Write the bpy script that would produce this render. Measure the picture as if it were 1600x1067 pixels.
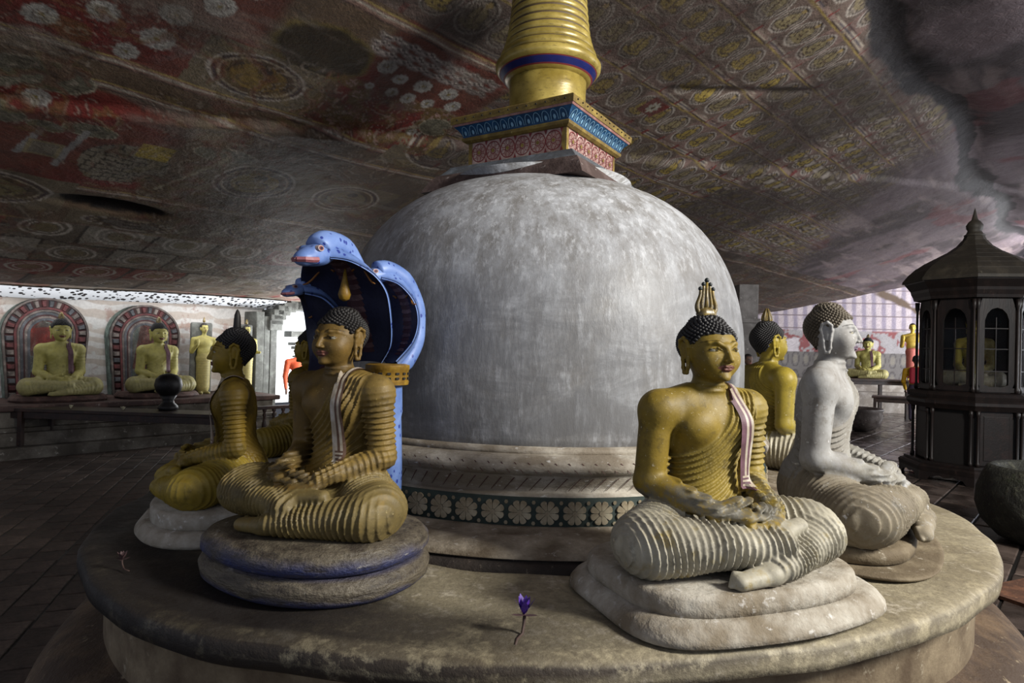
import bpy, bmesh, math, random
import numpy as np
from mathutils import Vector, Matrix
from mathutils.bvhtree import BVHTree
for o in list(bpy.data.objects): bpy.data.objects.remove(o)
SC = bpy.context.scene
COL = SC.collection
random.seed(7)
RNG = np.random.default_rng(7)
# ------------------------------------------------------------------ camera
PITCH, ROLL, YAW = math.radians(.5), math.radians(1.4), -.04
CAM = np.array([0, -4.472, 1.643])
_F = np.array([math.sin(YAW)*math.cos(PITCH), math.cos(YAW)*math.cos(PITCH), math.sin(PITCH)])
_R = np.cross(_F, [0, 0, 1]); _R /= np.linalg.norm(_R); _U = np.cross(_R, _F)
_R2 = math.cos(ROLL)*_R + math.sin(ROLL)*_U; _U2 = -math.sin(ROLL)*_R + math.cos(ROLL)*_U
cd = bpy.data.cameras.new('camera'); co = bpy.data.objects.new('camera', cd); COL.objects.link(co)
M = Matrix.Identity(4)
for i in range(3):
    M[i][0] = _R2[i]; M[i][1] = _U2[i]; M[i][2] = -_F[i]; M[i][3] = CAM[i]
co.matrix_world = M; cd.sensor_width = 36; cd.lens = 36*1000/1600; cd.clip_end = 200
SC.camera = co
# ------------------------------------------------------------------ world, lights, exposure
w = bpy.data.worlds.new('world'); SC.world = w; w.use_nodes = True
w.node_tree.nodes['Background'].inputs[0].default_value = (.78, .84, 1, 1)
w.node_tree.nodes['Background'].inputs[1].default_value = .58
SC.view_settings.view_transform = 'Standard'; SC.view_settings.look = 'None'
SC.view_settings.gamma = 1; SC.view_settings.use_curve_mapping = False
SC.view_settings.exposure = 0.0
def area(name, loc, target, sx, sy, power, col):
    l = bpy.data.lights.new(name, 'AREA'); l.shape = 'RECTANGLE'; l.size = sx; l.size_y = sy; l.energy = power; l.color = col
    o = bpy.data.objects.new(name, l); COL.objects.link(o); o.location = loc
    o.rotation_euler = (Vector(target)-Vector(loc)).to_track_quat('-Z', 'Y').to_euler(); return o
# daylight through the doorways of the entrance side (right of the camera, out of the frame)
area('doorway_light', (5.6, -4.2, 4.5), (0, 0, 1.2), 1.3, 1.5, 960, (1, .97, .90))
area('far_doorway_light', (13.5, 3.5, 2.6), (8, 9, 1), 2.0, 2.0, 500, (.95, .97, 1))
area('end_doorway_light', (14.5, 11.5, 2.6), (9.5, 17, 2), 2.0, 2.0, 760, (.97, .98, 1))
area('rear_window_light', (-4.2, 7.9, 1.35), (-6.6, 6.2, 1.4), 1.0, 1.4, 105, (.93, .97, 1))
WALL_FILL = True
# ------------------------------------------------------------------ hall axes
SU = np.array([math.sin(math.radians(40)), math.cos(math.radians(40))]); SV = np.array([-SU[1], SU[0]])
def hall(u, v, z=0.0): return (u*SU[0]+v*SV[0], u*SU[1]+v*SV[1], z)
HALL_ROT = math.atan2(SU[1], SU[0])
# ------------------------------------------------------------------ object helpers
def tag(o, label=None, cat=None, group=None, kind=None):
    if label: o['label'] = label
    if cat: o['category'] = cat
    if group: o['group'] = group
    if kind: o['kind'] = kind
    return o
def empty(name, loc=(0, 0, 0), rz=0.0, label=None, cat=None, group=None, scale=1.0):
    o = bpy.data.objects.new(name, None); COL.objects.link(o); o.location = loc; o.rotation_euler = (0, 0, rz)
    o.empty_display_size = .1; o.scale = (scale,)*3
    return tag(o, label, cat, group)
def mk(name, verts, faces, mat, parent=None, smooth=False, mi=None, loc=None, rz=None):
    me = bpy.data.meshes.new(name)
    if isinstance(verts, np.ndarray) and isinstance(faces, np.ndarray):
        n = len(verts); m = len(faces); k = faces.shape[1]
        me.vertices.add(n); me.vertices.foreach_set('co', verts.astype(np.float32).ravel())
        me.loops.add(m*k); me.loops.foreach_set('vertex_index', faces.astype(np.int32).ravel())
        me.polygons.add(m); me.polygons.foreach_set('loop_start', np.arange(0, m*k, k, dtype=np.int32))
        me.update(calc_edges=True)
    else:
        me.from_pydata([tuple(v) for v in verts], [], [tuple(f) for f in faces]); me.update()
    for mm in (mat if isinstance(mat, (list, tuple)) else [mat]): me.materials.append(mm)
    if mi is not None: me.polygons.foreach_set('material_index', np.array(mi, np.int32))
    if smooth: me.polygons.foreach_set('use_smooth', np.ones(len(me.polygons), bool))
    o = bpy.data.objects.new(name, me); COL.objects.link(o)
    if parent: o.parent = parent
    if loc is not None: o.location = loc
    if rz is not None: o.rotation_euler = (0, 0, rz)
    return o
def copy_tree(o, parent=None):
    c = o.copy(); COL.objects.link(c)
    if parent: c.parent = parent
    for ch in list(o.children): copy_tree(ch, c)
    return c
class MB:
    """collects simple solids into one mesh"""
    def __init__(s): s.v = []; s.f = []; s.m = []
    def add(s, v, f, m=0):
        n = len(s.v); s.v += [tuple(p) for p in v]; s.f += [tuple(i+n for i in q) for q in f]; s.m += [m]*len(f)
    def box(s, c, d, rz=0, m=0, rx=0):
        R = Matrix.Rotation(rz, 3, 'Z') @ Matrix.Rotation(rx, 3, 'X')
        v = [Vector(c) + R @ Vector((x*d[0]/2, y*d[1]/2, z*d[2]/2)) for x in (-1, 1) for y in (-1, 1) for z in (-1, 1)]
        s.add(v, [(0, 1, 3, 2), (4, 6, 7, 5), (0, 4, 5, 1), (2, 3, 7, 6), (0, 2, 6, 4), (1, 5, 7, 3)], m)
    def lathe(s, prof, n=32, c=(0, 0, 0), plan=None, m=0, a0=0.0, cap=True, mf=None):
        vv = []; ff = []; ms = []
        for (r, z) in prof:
            for k in range(n):
                a = a0+2*math.pi*k/n; q = r*(plan(a) if plan else 1)
                vv.append((c[0]+q*math.cos(a), c[1]+q*math.sin(a), c[2]+z))
        for i in range(len(prof)-1):
            for k in range(n):
                k2 = (k+1) % n
                ff.append((i*n+k, i*n+k2, (i+1)*n+k2, (i+1)*n+k)); ms.append(mf[i] if mf else m)
        if cap:
            ff.append(tuple(range(n))[::-1]); ms.append(m)
            t = (len(prof)-1)*n; ff.append(tuple(range(t, t+n))); ms.append(mf[-1] if mf else m)
        b = len(s.v); s.v += vv; s.f += [tuple(i+b for i in q) for q in ff]; s.m += ms
    def tube(s, pts, rad, n=8, m=0, cap=True):
        pts = [Vector(p) for p in pts]
        if not isinstance(rad, (list, tuple)): rad = [rad]*len(pts)
        vv = []; ff = []
        t0 = (pts[1]-pts[0]).normalized(); a = t0.orthogonal().normalized()
        for i, p in enumerate(pts):
            t = (pts[min(i+1, len(pts)-1)]-pts[max(i-1, 0)]).normalized()
            a = (a - t*a.dot(t)).normalized(); b = t.cross(a)
            for k in range(n):
                an = 2*math.pi*k/n; vv.append(p + (a*math.cos(an)+b*math.sin(an))*rad[i])
        for i in range(len(pts)-1):
            for k in range(n):
                k2 = (k+1) % n; ff.append((i*n+k, i*n+k2, (i+1)*n+k2, (i+1)*n+k))
        if cap: ff.append(tuple(range(n))[::-1]); ff.append(tuple(range((len(pts)-1)*n, len(pts)*n)))
        s.add(vv, ff, m)
    def prism(s, poly, z0, z1, m=0, axis='z'):
        n = len(poly)
        f3 = (lambda x, y, z: (x, y, z)) if axis == 'z' else (lambda x, y, z: (x, z, y))
        v = [f3(x, y, z0) for x, y in poly] + [f3(x, y, z1) for x, y in poly]
        f = [tuple(range(n))[::-1], tuple(range(n, 2*n))] + [(i, (i+1) % n, n+(i+1) % n, n+i) for i in range(n)]
        s.add(v, f, m)
    def obj(s, name, mat, parent=None, smooth=False, loc=None, rz=None, bevel=0, auto=None):
        o = mk(name, s.v, s.f, mat, parent, smooth, s.m, loc, rz)
        if bevel:
            b = o.modifiers.new('bevel', 'BEVEL'); b.width = bevel; b.segments = 2; b.limit_method = 'ANGLE'
        if auto is not None:
            o.data.set_sharp_from_angle(angle=math.radians(auto))
        return o
def lin(c):
    c = np.asarray(c, float)/255.
    return np.where(c <= .04045, c/12.92, ((c+.055)/1.055)**2.4)
def L(r, g, b): return tuple(float(x) for x in lin((r, g, b)))+(1.0,)
# ------------------------------------------------------------------ node helper
class NT:
    def __init__(s, name):
        s.mat = bpy.data.materials.new(name); s.mat.use_nodes = True; s.t = s.mat.node_tree
        s.b = s.t.nodes['Principled BSDF']; s.tc = s.n('ShaderNodeTexCoord')
    def n(s, t, **k):
        x = s.t.nodes.new(t)
        for a, b in k.items(): setattr(x, a, b)
        return x
    def put(s, sock, v):
        if v is None: return
        if isinstance(v, bpy.types.NodeSocket): s.t.links.new(v, sock)
        else: sock.default_value = v
    def coord(s, scale=(1, 1, 1), rot=(0, 0, 0), src='Object'):
        m = s.n('ShaderNodeMapping'); s.t.links.new(s.tc.outputs[src], m.inputs[0]); m.inputs['Scale'].default_value = scale; m.inputs['Rotation'].default_value = rot
        return m.outputs[0]
    def noise(s, scale=5, detail=4, rough=.55, vec=None, dist=0):
        x = s.n('ShaderNodeTexNoise'); x.inputs['Scale'].default_value = scale; x.inputs['Detail'].default_value = detail
        x.inputs['Roughness'].default_value = rough; x.inputs['Distortion'].default_value = dist
        s.put(x.inputs['Vector'], vec or s.tc.outputs['Object']); return x.outputs['Fac']
    def voronoi(s, scale=5, vec=None, feature='F1', out='Distance'):
        x = s.n('ShaderNodeTexVoronoi', feature=feature); x.inputs['Scale'].default_value = scale
        s.put(x.inputs['Vector'], vec or s.tc.outputs['Object']); return x.outputs[out]
    def wave(s, scale=5, dist=2, vec=None, typ='BANDS', d='X'):
        x = s.n('ShaderNodeTexWave', wave_type=typ)
        if typ == 'BANDS': x.bands_direction = d
        x.inputs['Scale'].default_value = scale; x.inputs['Distortion'].default_value = dist; x.inputs['Detail'].default_value = 3
        s.put(x.inputs['Vector'], vec or s.tc.outputs['Object']); return x.outputs['Fac']
    def step(s, f, a, b, c0=0.0, c1=1.0):
        x = s.n('ShaderNodeMapRange'); x.clamp = True; s.put(x.inputs[0], f)
        x.inputs[1].default_value = a; x.inputs[2].default_value = b; x.inputs[3].default_value = c0; x.inputs[4].default_value = c1; return x.outputs[0]
    def math(s, op, a, b=0.0):
        x = s.n('ShaderNodeMath', operation=op); s.put(x.inputs[0], a); s.put(x.inputs[1], b); return x.outputs[0]
    def mix(s, f, a, b, mode='MIX'):
        x = s.n('ShaderNodeMix', data_type='RGBA', blend_type=mode); s.put(x.inputs[0], f); s.put(x.inputs[6], a); s.put(x.inputs[7], b); return x.outputs[2]
    def attr(s, name):
        x = s.n('ShaderNodeAttribute'); x.attribute_name = name; return x.outputs['Color']
    def sep(s, c):
        x = s.n('ShaderNodeSeparateColor'); s.put(x.inputs[0], c); return x.outputs
    def xyz(s, src='Object'):
        x = s.n('ShaderNodeSeparateXYZ'); s.t.links.new(s.tc.outputs[src], x.inputs[0]); return x.outputs
    def bump(s, h, strength=.4, dist=.01):
        x = s.n('ShaderNodeBump'); x.inputs['Strength'].default_value = strength; x.inputs['Distance'].default_value = dist; s.put(x.inputs['Height'], h)
        s.t.links.new(x.outputs[0], s.b.inputs['Normal'])
    def out(s, col=None, rough=.6, metal=0.0, spec=.4):
        s.put(s.b.inputs['Base Color'], col); s.put(s.b.inputs['Roughness'], rough); s.put(s.b.inputs['Metallic'], metal)
        s.b.inputs['Specular IOR Level'].default_value = spec; return s.mat
def worn(name, base, dark, light, scale=6, rough=.7, bump=.3, dist=.006, fine=60, chip=.62, dk=.45, metal=0.0, spec=.35, stretch=(1, 1, 1)):
    t = NT(name); c = t.coord(stretch)
    n1 = t.noise(scale, 5, .6, c); n2 = t.noise(scale*4.3, 4, .65, c); n3 = t.noise(fine, 3, .6, c)
    col = t.mix(t.step(n1, dk, dk+.28), dark, base)
    col = t.mix(t.step(n2, chip, chip+.12), col, light)
    col = t.mix(t.step(n3, .3, .75, 0, .35), col, dark)
    t.bump(t.math('ADD', t.math('MULTIPLY', n3, .5), n2), bump, dist)
    return t.out(col, rough, metal, spec)
def plain(name, c, rough=.6, metal=0.0, spec=.4, nz=.25, scale=25):
    t = NT(name); n = t.noise(scale, 4, .6)
    d = tuple(x*(1-nz) for x in c[:3])+(1,)
    return t.out(t.mix(t.step(n, .3, .7), d, c), rough, metal, spec)
# ------------------------------------------------------------------ signed-distance sculpting
def P_ell(c, r, k=.02, sub=False, rot=None, tag='skin'):
    c = np.array(c, float); r = np.array(r, float)
    R = None if rot is None else np.array(Matrix.Rotation(rot[0], 3, rot[1]))
    def fn(X, Y, Z):
        x, y, z = X-c[0], Y-c[1], Z-c[2]
        if R is not None: x, y, z = R[0, 0]*x+R[1, 0]*y+R[2, 0]*z, R[0, 1]*x+R[1, 1]*y+R[2, 1]*z, R[0, 2]*x+R[1, 2]*y+R[2, 2]*z
        k0 = np.sqrt((x/r[0])**2+(y/r[1])**2+(z/r[2])**2); k1 = np.sqrt((x/r[0]**2)**2+(y/r[1]**2)**2+(z/r[2]**2)**2)
        return k0*(k0-1)/np.maximum(k1, 1e-6)
    m = max(r) if rot is not None else r
    return dict(fn=fn, lo=c-m, hi=c+m, k=k, sub=sub, tag=tag)
def saw(t):
    s = t-np.floor(t); return np.where(s < .70, (s/.70)**1.6, ((1-s)/.30)**1.2)
def P_cone(a, b, r1, r2, k=.02, sub=False, fold=None, tag='skin', squash=None):
    a = np.array(a, float); b = np.array(b, float); ba = b-a; L2 = ba@ba; Ln = math.sqrt(L2)
    def fn(X, Y, Z):
        x, y, z = X-a[0], Y-a[1], Z-a[2]
        tt = (x*ba[0]+y*ba[1]+z*ba[2])/L2; t = np.clip(tt, 0, 1)
        r = r1+(r2-r1)*t
        dz = z-t*ba[2]
        if squash: dz = dz/squash
        d = np.sqrt((x-t*ba[0])**2+(y-t*ba[1])**2+dz**2)
        if fold:
            px, amp, wob = fold[:3]
            ph = tt*Ln/px + wob*np.sin((x+y*1.3)*9+z*7) + wob*.9*np.sin(z*21+x*13)
            amp = amp*(.78+.3*np.sin(tt*Ln*31+z*17))
            r = r + amp*(saw(ph)-.5)
        return d-r
    m = max(r1, r2)+.01
    return dict(fn=fn, lo=np.minimum(a, b)-m, hi=np.maximum(a, b)+m, k=k, sub=sub, tag=tag)
def chain(pts, rs, k=.01, **kw):
    return [P_cone(pts[i], pts[i+1], rs[i], rs[i+1], k=k, **kw) for i in range(len(pts)-1)]
def sd_eval(prims, X, Y, Z, post=None):
    D = None
    for p in prims:
        d = p['fn'](X, Y, Z); k = p['k']
        if D is None: D = d; continue
        if p['sub']: h = np.maximum(k-np.abs(-D-d), 0)/k; D = -(np.minimum(-D, d)-h*h*k/4)
        else: h = np.maximum(k-np.abs(D-d), 0)/k; D = np.minimum(D, d)-h*h*k/4
    return D if post is None else post(X, Y, Z, D)
def sd_grid(prims, lo, hi, h, post=None):
    lo = np.array(lo, float); n = [int(math.ceil((hi[i]-lo[i])/h))+1 for i in range(3)]
    ax = [(lo[i]+h*np.arange(n[i])).astype(np.float32) for i in range(3)]
    D = np.full(n, 1.0, np.float32)
    for p in prims:
        pad = p['k']+3*h+.012; s = []
        for i in range(3):
            i0 = max(0, int((p['lo'][i]-pad-lo[i])/h)); i1 = min(n[i], int((p['hi'][i]+pad-lo[i])/h)+2)
            s.append(slice(i0, i1))
        if any(q.stop <= q.start for q in s): continue
        X = ax[0][s[0]][:, None, None]; Y = ax[1][s[1]][None, :, None]; Z = ax[2][s[2]][None, None, :]
        d = p['fn'](X, Y, Z).astype(np.float32); A = D[s[0], s[1], s[2]]; k = p['k']
        if p['sub']: hh = np.maximum(k-np.abs(-A-d), 0)/k; A = -(np.minimum(-A, d)-hh*hh*k/4)
        else: hh = np.maximum(k-np.abs(A-d), 0)/k; A = np.minimum(A, d)-hh*hh*k/4
        D[s[0], s[1], s[2]] = A
    if post: D = post(ax[0][:, None, None], ax[1][None, :, None], ax[2][None, None, :], D).astype(np.float32)
    return surface_nets(D, lo, h)
def surface_nets(D, lo, h):
    S = D < 0; nx, ny, nz = D.shape
    cnt = np.zeros((nx-1, ny-1, nz-1), np.float32); acc = np.zeros((nx-1, ny-1, nz-1, 3), np.float32)
    for axis in range(3):
        sl0 = [slice(None)]*3; sl1 = [slice(None)]*3; sl0[axis] = slice(0, -1); sl1[axis] = slice(1, None)
        a = D[tuple(sl0)]; b = D[tuple(sl1)]
        I = np.nonzero(S[tuple(sl0)] != S[tuple(sl1)])
        t = a[I]/(a[I]-b[I]); o1, o2 = [q for q in range(3) if q != axis]
        for da in (0, 1):
            for db in (0, 1):
                idx = [I[0].copy(), I[1].copy(), I[2].copy()]; idx[o1] -= da; idx[o2] -= db
                ok = (idx[o1] >= 0) & (idx[o2] >= 0) & (idx[o1] < cnt.shape[o1]) & (idx[o2] < cnt.shape[o2])
                ii = tuple(q[ok] for q in idx); tt = t[ok]
                cnt[ii] += 1
                v = np.zeros((len(tt), 3), np.float32); v[:, axis] = tt; v[:, o1] = da; v[:, o2] = db
                acc[ii] += v
    A = np.nonzero(cnt > 0); vid = np.full(cnt.shape, -1, np.int32); vid[A] = np.arange(len(A[0]))
    V = (np.stack(A, -1)+acc[A]/cnt[A][:, None])*h+np.asarray(lo)
    F = []
    for axis in range(3):
        sl0 = [slice(None)]*3; sl1 = [slice(None)]*3; sl0[axis] = slice(0, -1); sl1[axis] = slice(1, None)
        s0 = S[tuple(sl0)]; s1 = S[tuple(sl1)]; o1, o2 = (axis+1) % 3, (axis+2) % 3
        for flip, m in ((False, s0 & ~s1), (True, ~s0 & s1)):
            I = list(np.nonzero(m)); ok = (I[o1] > 0) & (I[o2] > 0) & (I[o1] < D.shape[o1]-1) & (I[o2] < D.shape[o2]-1)
            I = [q[ok] for q in I]; q = []
            for d1, d2 in ((1, 1), (0, 1), (0, 0), (1, 0)):
                J = [x.copy() for x in I]; J[o1] -= d1; J[o2] -= d2; q.append(vid[tuple(J)])
            f = np.stack(q, -1)
            # order: (-1,-1),(0,-1),(0,0),(-1,0) counter-clockwise seen from +axis
            F.append(f if not flip else f[:, ::-1])
    F = np.concatenate(F); F = F[(F >= 0).all(1)]
    return V, F
def nearest_tag(prims, V, tags):
    """index in tags of the additive primitive nearest to each vertex"""
    best = np.full(len(V), 9.0); idx = np.zeros(len(V), int)
    for p in prims:
        if p['sub']: continue
        m = ((V > p['lo']-.03) & (V < p['hi']+.03)).all(1)
        if not m.any(): continue
        d = np.full(len(V), 9.0); d[m] = p['fn'](V[m, 0], V[m, 1], V[m, 2])
        u = d < best; best[u] = d[u]; idx[u] = tags.index(p['tag'])
    return idx
def set_attr(me, name, rgb):
    a = me.color_attributes.new(name, 'FLOAT_COLOR', 'POINT')
    a.data.foreach_set('color', np.concatenate([rgb, np.ones((len(rgb), 1))], 1).astype(np.float32).ravel())
def sst(x, a, b): t = np.clip((x-a)/(b-a), 0, 1); return t*t*(3-2*t)
# ------------------------------------------------------------------ the seated figure, height 1, facing -Y
SH = np.array([-.215, .70])   # pleats sweep round the bare right shoulder
def warp(q, sx, sy, cy=.03):
    f0 = q['fn']; g = lambda X, Y, Z: f0(X/sx, (Y-cy)/sy+cy, Z)*min(sx, sy)
    c = np.array([1, 1, 1.]); lo = q['lo']*[sx, 1, 1]; hi = q['hi']*[sx, 1, 1]
    lo[1] = (q['lo'][1]-cy)*sy+cy; hi[1] = (q['hi'][1]-cy)*sy+cy
    q = dict(q); q.update(fn=g, lo=lo, hi=hi); return q
def head_prims():
    p = [P_ell((0, .026, .885), (.098, .112, .100), .02), P_ell((0, -.01, .83), (.085, .098, .115), .03),
         P_ell((0, -.045, .765), (.055, .05, .045), .03), P_ell((0, -.088, .737), (.021, .019, .017), .02),
         P_ell((0, .03, .975), (.055, .06, .03), .03)]
    for s in (-1, 1):
        p.append(P_ell((s*.045, -.058, .81), (.034, .036, .042), .03))
        p.append(P_ell((s*.040, -.111, .858), (.029, .019, .014), .014, sub=True))
    for s in (-1, 1):
        p += chain([(s*.012, -.101, .872), (s*.035, -.092, .888), (s*.058, -.070, .886), (s*.076, -.042, .872)], [.006, .007, .006, .004], .010)
        p.append(P_ell((s*.039, -.080, .856), (.023, .017, .012), .004, tag='eye'))
        p += chain([(s*.017, -.097, .855), (s*.038, -.0995, .866), (s*.060, -.084, .857)], [.0025, .0035, .0025], .004, tag='lid')
    p.append(P_cone((0, -.098, .876), (0, -.124, .815), .0085, .0120, .014))
    for s in (-1, 1): p.append(P_ell((s*.012, -.114, .810), (.0085, .009, .0075), .007))
    for s in (-1, 1): p += chain([(0, -.1085, .7835), (s*.010, -.1085, .7855), (s*.026, -.094, .7825)], [.0048, .005, .0028], .004, tag='lip')
    p.append(P_cone((-.013, -.106, .7725), (.013, -.106, .7725), .0060, .0060, .005, tag='lip'))
    p += chain([(-.028, -.100, .7785), (0, -.1165, .7785), (.028, -.100, .7785)], [.0012]*3, .003, sub=True)
    for s in (-1, 1):
        e = [(.000, .890), (.018, .906), (.042, .895), (.050, .868), (.042, .838), (.037, .81), (.034, .775), (.026, .752), (.012, .752), (.004, .775), (.004, .81), (.003, .838), (-.002, .865), (.000, .890)]
        x = lambda z: s*(.088+.010*max(0, (z-.84)/.05)+.006)
        q = [(x(z), y, z) for y, z in e]
        p += chain(q, [.0074]*len(q), .006, tag='ear')
        p.append(P_ell((s*.090, .024, .866), (.012, .024, .036), .01, tag='ear'))
        p.append(P_cone((s*.092, .02, .86), (s*.092, .02, .82), .012, .008, .008, tag='ear'))
    p = [warp(q, 1.15, 1.04) for q in p]
    p.append(P_cone((0, .025, .60), (0, .008, .76), .068, .060, .02))
    for s in (.665, .69): p.append(P_ell((0, .015, s+.012), (.068, .068, .012), .008))
    return p
def arm_prims(S, E, W, fold=None, k=.02, tagn='skin'):
    S, E, W = map(np.array, (S, E, W)); f2 = (fold[0]*.92, fold[1]*.8, fold[2]) if fold else None
    t2 = tagn
    return [P_ell(S+np.array([0, 0, .0]), (.074, .070, .082), .04, tag=tagn),
            P_cone(S, E, .066, .056, .02, fold=fold, tag=tagn), P_cone(E, W, .055, .036, .02, fold=f2, tag=t2)]
def body_prims(pitch=.0225, amp=.0118):
    f = (pitch*1.15, amp, .10); p = []
    p += [P_ell((0, .07, .15), (.21, .16, .15), .03, tag='robe'), P_ell((0, .045, .30), (.138, .105, .15), .05, tag='robe'),
          P_ell((0, .035, .49), (.168, .112, .165), .05, tag='robe'), P_ell((0, .03, .595), (.19, .085, .080), .05, tag='robe')]
    for s in (-1, 1): p.append(P_ell((s*.080, -.035, .535), (.082, .055, .070), .035, tag='robe'))
    for s in (-1, 1): p.append(P_cone((s*.045, .03, .672), (s*.19, .035, .605), .045, .068, .05, tag='robe'))
    p += arm_prims((-.216, .03, .592), (-.238, .045, .305), (-.125, -.175, .235), None, tagn='arm')
    p += arm_prims((.216, .03, .592), (.238, .045, .305), (.125, -.175, .232), f, tagn='sleeve')
    # legs: thighs, then the crossed shins
    lf = (.0250*pitch/.0225, amp*1.35, .30)
    for s in (-1, 1):
        p.append(P_cone((s*.12, .05, .125), (s*.360, -.10, .118), .130, .110, .035, fold=lf, tag='leg'))
        p.append(P_ell((s*.368, -.11, .116), (.092, .115, .112), .03, tag='leg'))
    p.append(P_cone((.360, -.135, .100), (.03, -.285, .064), .104, .052, .02, fold=lf, tag='leg'))
    p.append(P_cone((-.360, -.135, .118), (.06, -.250, .130), .112, .060, .02, fold=lf, tag='leg'))
    p.append(P_ell((0, -.11, .11), (.22, .15, .075), .04, tag='leg'))
    # lower foot lying on its side, ankle cuff, toes
    p.append(P_cone((.02, -.282, .055), (-.02, -.294, .050), .045, .041, .006, tag='cuff'))
    p.append(P_cone((-.01, -.293, .048), (-.145, -.298, .034), .038, .029, .010, tag='foot'))
    for i in range(5):
        p.append(P_cone((-.135, -.300+.004*i, .026+.009*i*.8), (-.178+.007*i, -.292+.004*i, .022+.009*i), .011, .0085, .005, tag='foot'))
    # upper foot, sole up, on the left thigh
    p.append(P_cone((.07, -.236, .160), (.20, -.215, .180), .036, .026, .02, tag='foot'))
    # hands in the lap: right on top of left
    def hand(sg, z, y0, hw):
        q = [P_cone((sg*hw, y0+.025, z+.004), (sg*(hw-.075), y0-.005, z-.006), .034, .044, .02, tag='hand', squash=.55)]
        for i in range(4):
            ln = (.072, .082, .078, .064)[i]; yy = y0-.032+.0185*i; x0 = sg*(hw-.09)
            q += chain([(x0+sg*.01, yy, z-.008), (x0-sg*ln*.5, yy, z-.010), (x0-sg*ln, yy+.002, z-.008)], [.0128, .0118, .0098], .0035, tag='hand', squash=.9)
        q += chain([(sg*(hw-.015), y0+.01, z+.018), (sg*(hw-.06), y0-.008, z+.040), (sg*(hw-.105)+.0, y0-.018, z+.046)], [.016, .0125, .0095], .008, tag='hand')
        return q
    p += hand(1, .205, -.205, .120)
    p += hand(-1, .232, -.200, .115)
    return p
def body_post(pitch, amp):
    def post(X, Y, Z, D):
        fx = (X-SH[0])*1.0; fz = (Z-SH[1])*.92
        f = np.sqrt(fx*fx+fz*fz)
        r0 = .262-.11*sst(Y, .05, .09); mask = sst(f, r0, r0+.010)
        # keep folds off the arms, the lap and the head
        m2 = sst(.185-np.abs(X), -.01, .01) * sst(Z, .20, .26) * (1-sst(Z, .672, .69))
        m3 = np.clip(mask*m2, 0, 1)
        back = sst(Y, .04, .06)
        ph = f/pitch
        disp = m3*(.006 + amp*(saw(-ph)-.35))
        return D-disp
    return post
def seated_mesh(h1, h2, pitch=.0225, amp=.0118):
    bp = body_prims(pitch, amp); hp = head_prims()
    V1, F1 = sd_grid(bp+[hp[-3]]+hp[-2:], (-.48, -.36, -.012), (.48, .25, .7062), h1, body_post(pitch, amp))
    V2, F2 = sd_grid(hp, (-.15, -.20, .70), (.15, .19, 1.03), h2)
    z1 = V1[:, 2] < .7045
    V = np.concatenate([V1, V2]); F = np.concatenate([F1, F2+len(V1)])
    tags = ['skin', 'robe', 'arm', 'sleeve', 'leg', 'cuff', 'foot', 'hand', 'eye', 'lid', 'lip', 'ear']
    idx = nearest_tag(bp+hp, V, tags); T = lambda *n: np.isin(idx, [tags.index(a) for a in n]).astype(float)
    f = np.hypot(V[:, 0]-SH[0], (V[:, 2]-SH[1])*.92)
    OUT = V.copy(); OUT[:, 1] = np.where(V[:, 1] < .05, .05+(V[:, 1]-.05)*(1+.17*(1-sst(V[:, 2], .17, .36))), V[:, 1])
    chest = T('robe')*np.where((f < .266) & (V[:, 2] > .2), 0, 1)
    robe = np.clip(chest+T('sleeve', 'leg', 'cuff'), 0, 1)
    robe *= 1-sst(V[:, 2], .685, .70)
    low = (T('leg', 'foot', 'cuff')+T('robe')*(V[:, 2] < .20)).clip(0, 1)*(1-sst(V[:, 2], .23, .27))
    fore = np.clip(T('arm', 'sleeve', 'hand')*(1-sst(V[:, 2], .28, .36)), 0, 1)
    n = len(V1); hv = np.arange(len(V)) >= n
    x, y, z = V[:, 0], V[:, 1], V[:, 2]
    ax = np.abs(x)/1.15; y = (y-.03)/1.04+.03
    eye = T('eye')*hv*(y < -.085)*(z < .863)*(z > .850)
    pup = eye*(np.hypot(ax-.040, (z-.857)) < .0085)
    line = ((np.abs(z-(.8665-(np.maximum(ax-.038, 0)*.35)-(np.maximum(.038-ax, 0)*.45))) < .0016)*(ax > .016)*(ax < .064)*(y < -.07))*hv
    brow = ((np.abs(z-(.897-9*(ax-.045)**2)) < .0022)*(ax > .012)*(ax < .080)*(y < -.03))*hv
    dark = np.clip(pup+line+brow*.7, 0, 1)
    lip = T('lip')*hv
    return OUT, F, np.stack([robe, low, fore], 1), np.stack([lip, eye*(1-pup), dark], 1)
def attach_masks(me, m1, m2): set_attr(me, 'm1', m1); set_attr(me, 'm2', m2)
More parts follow.
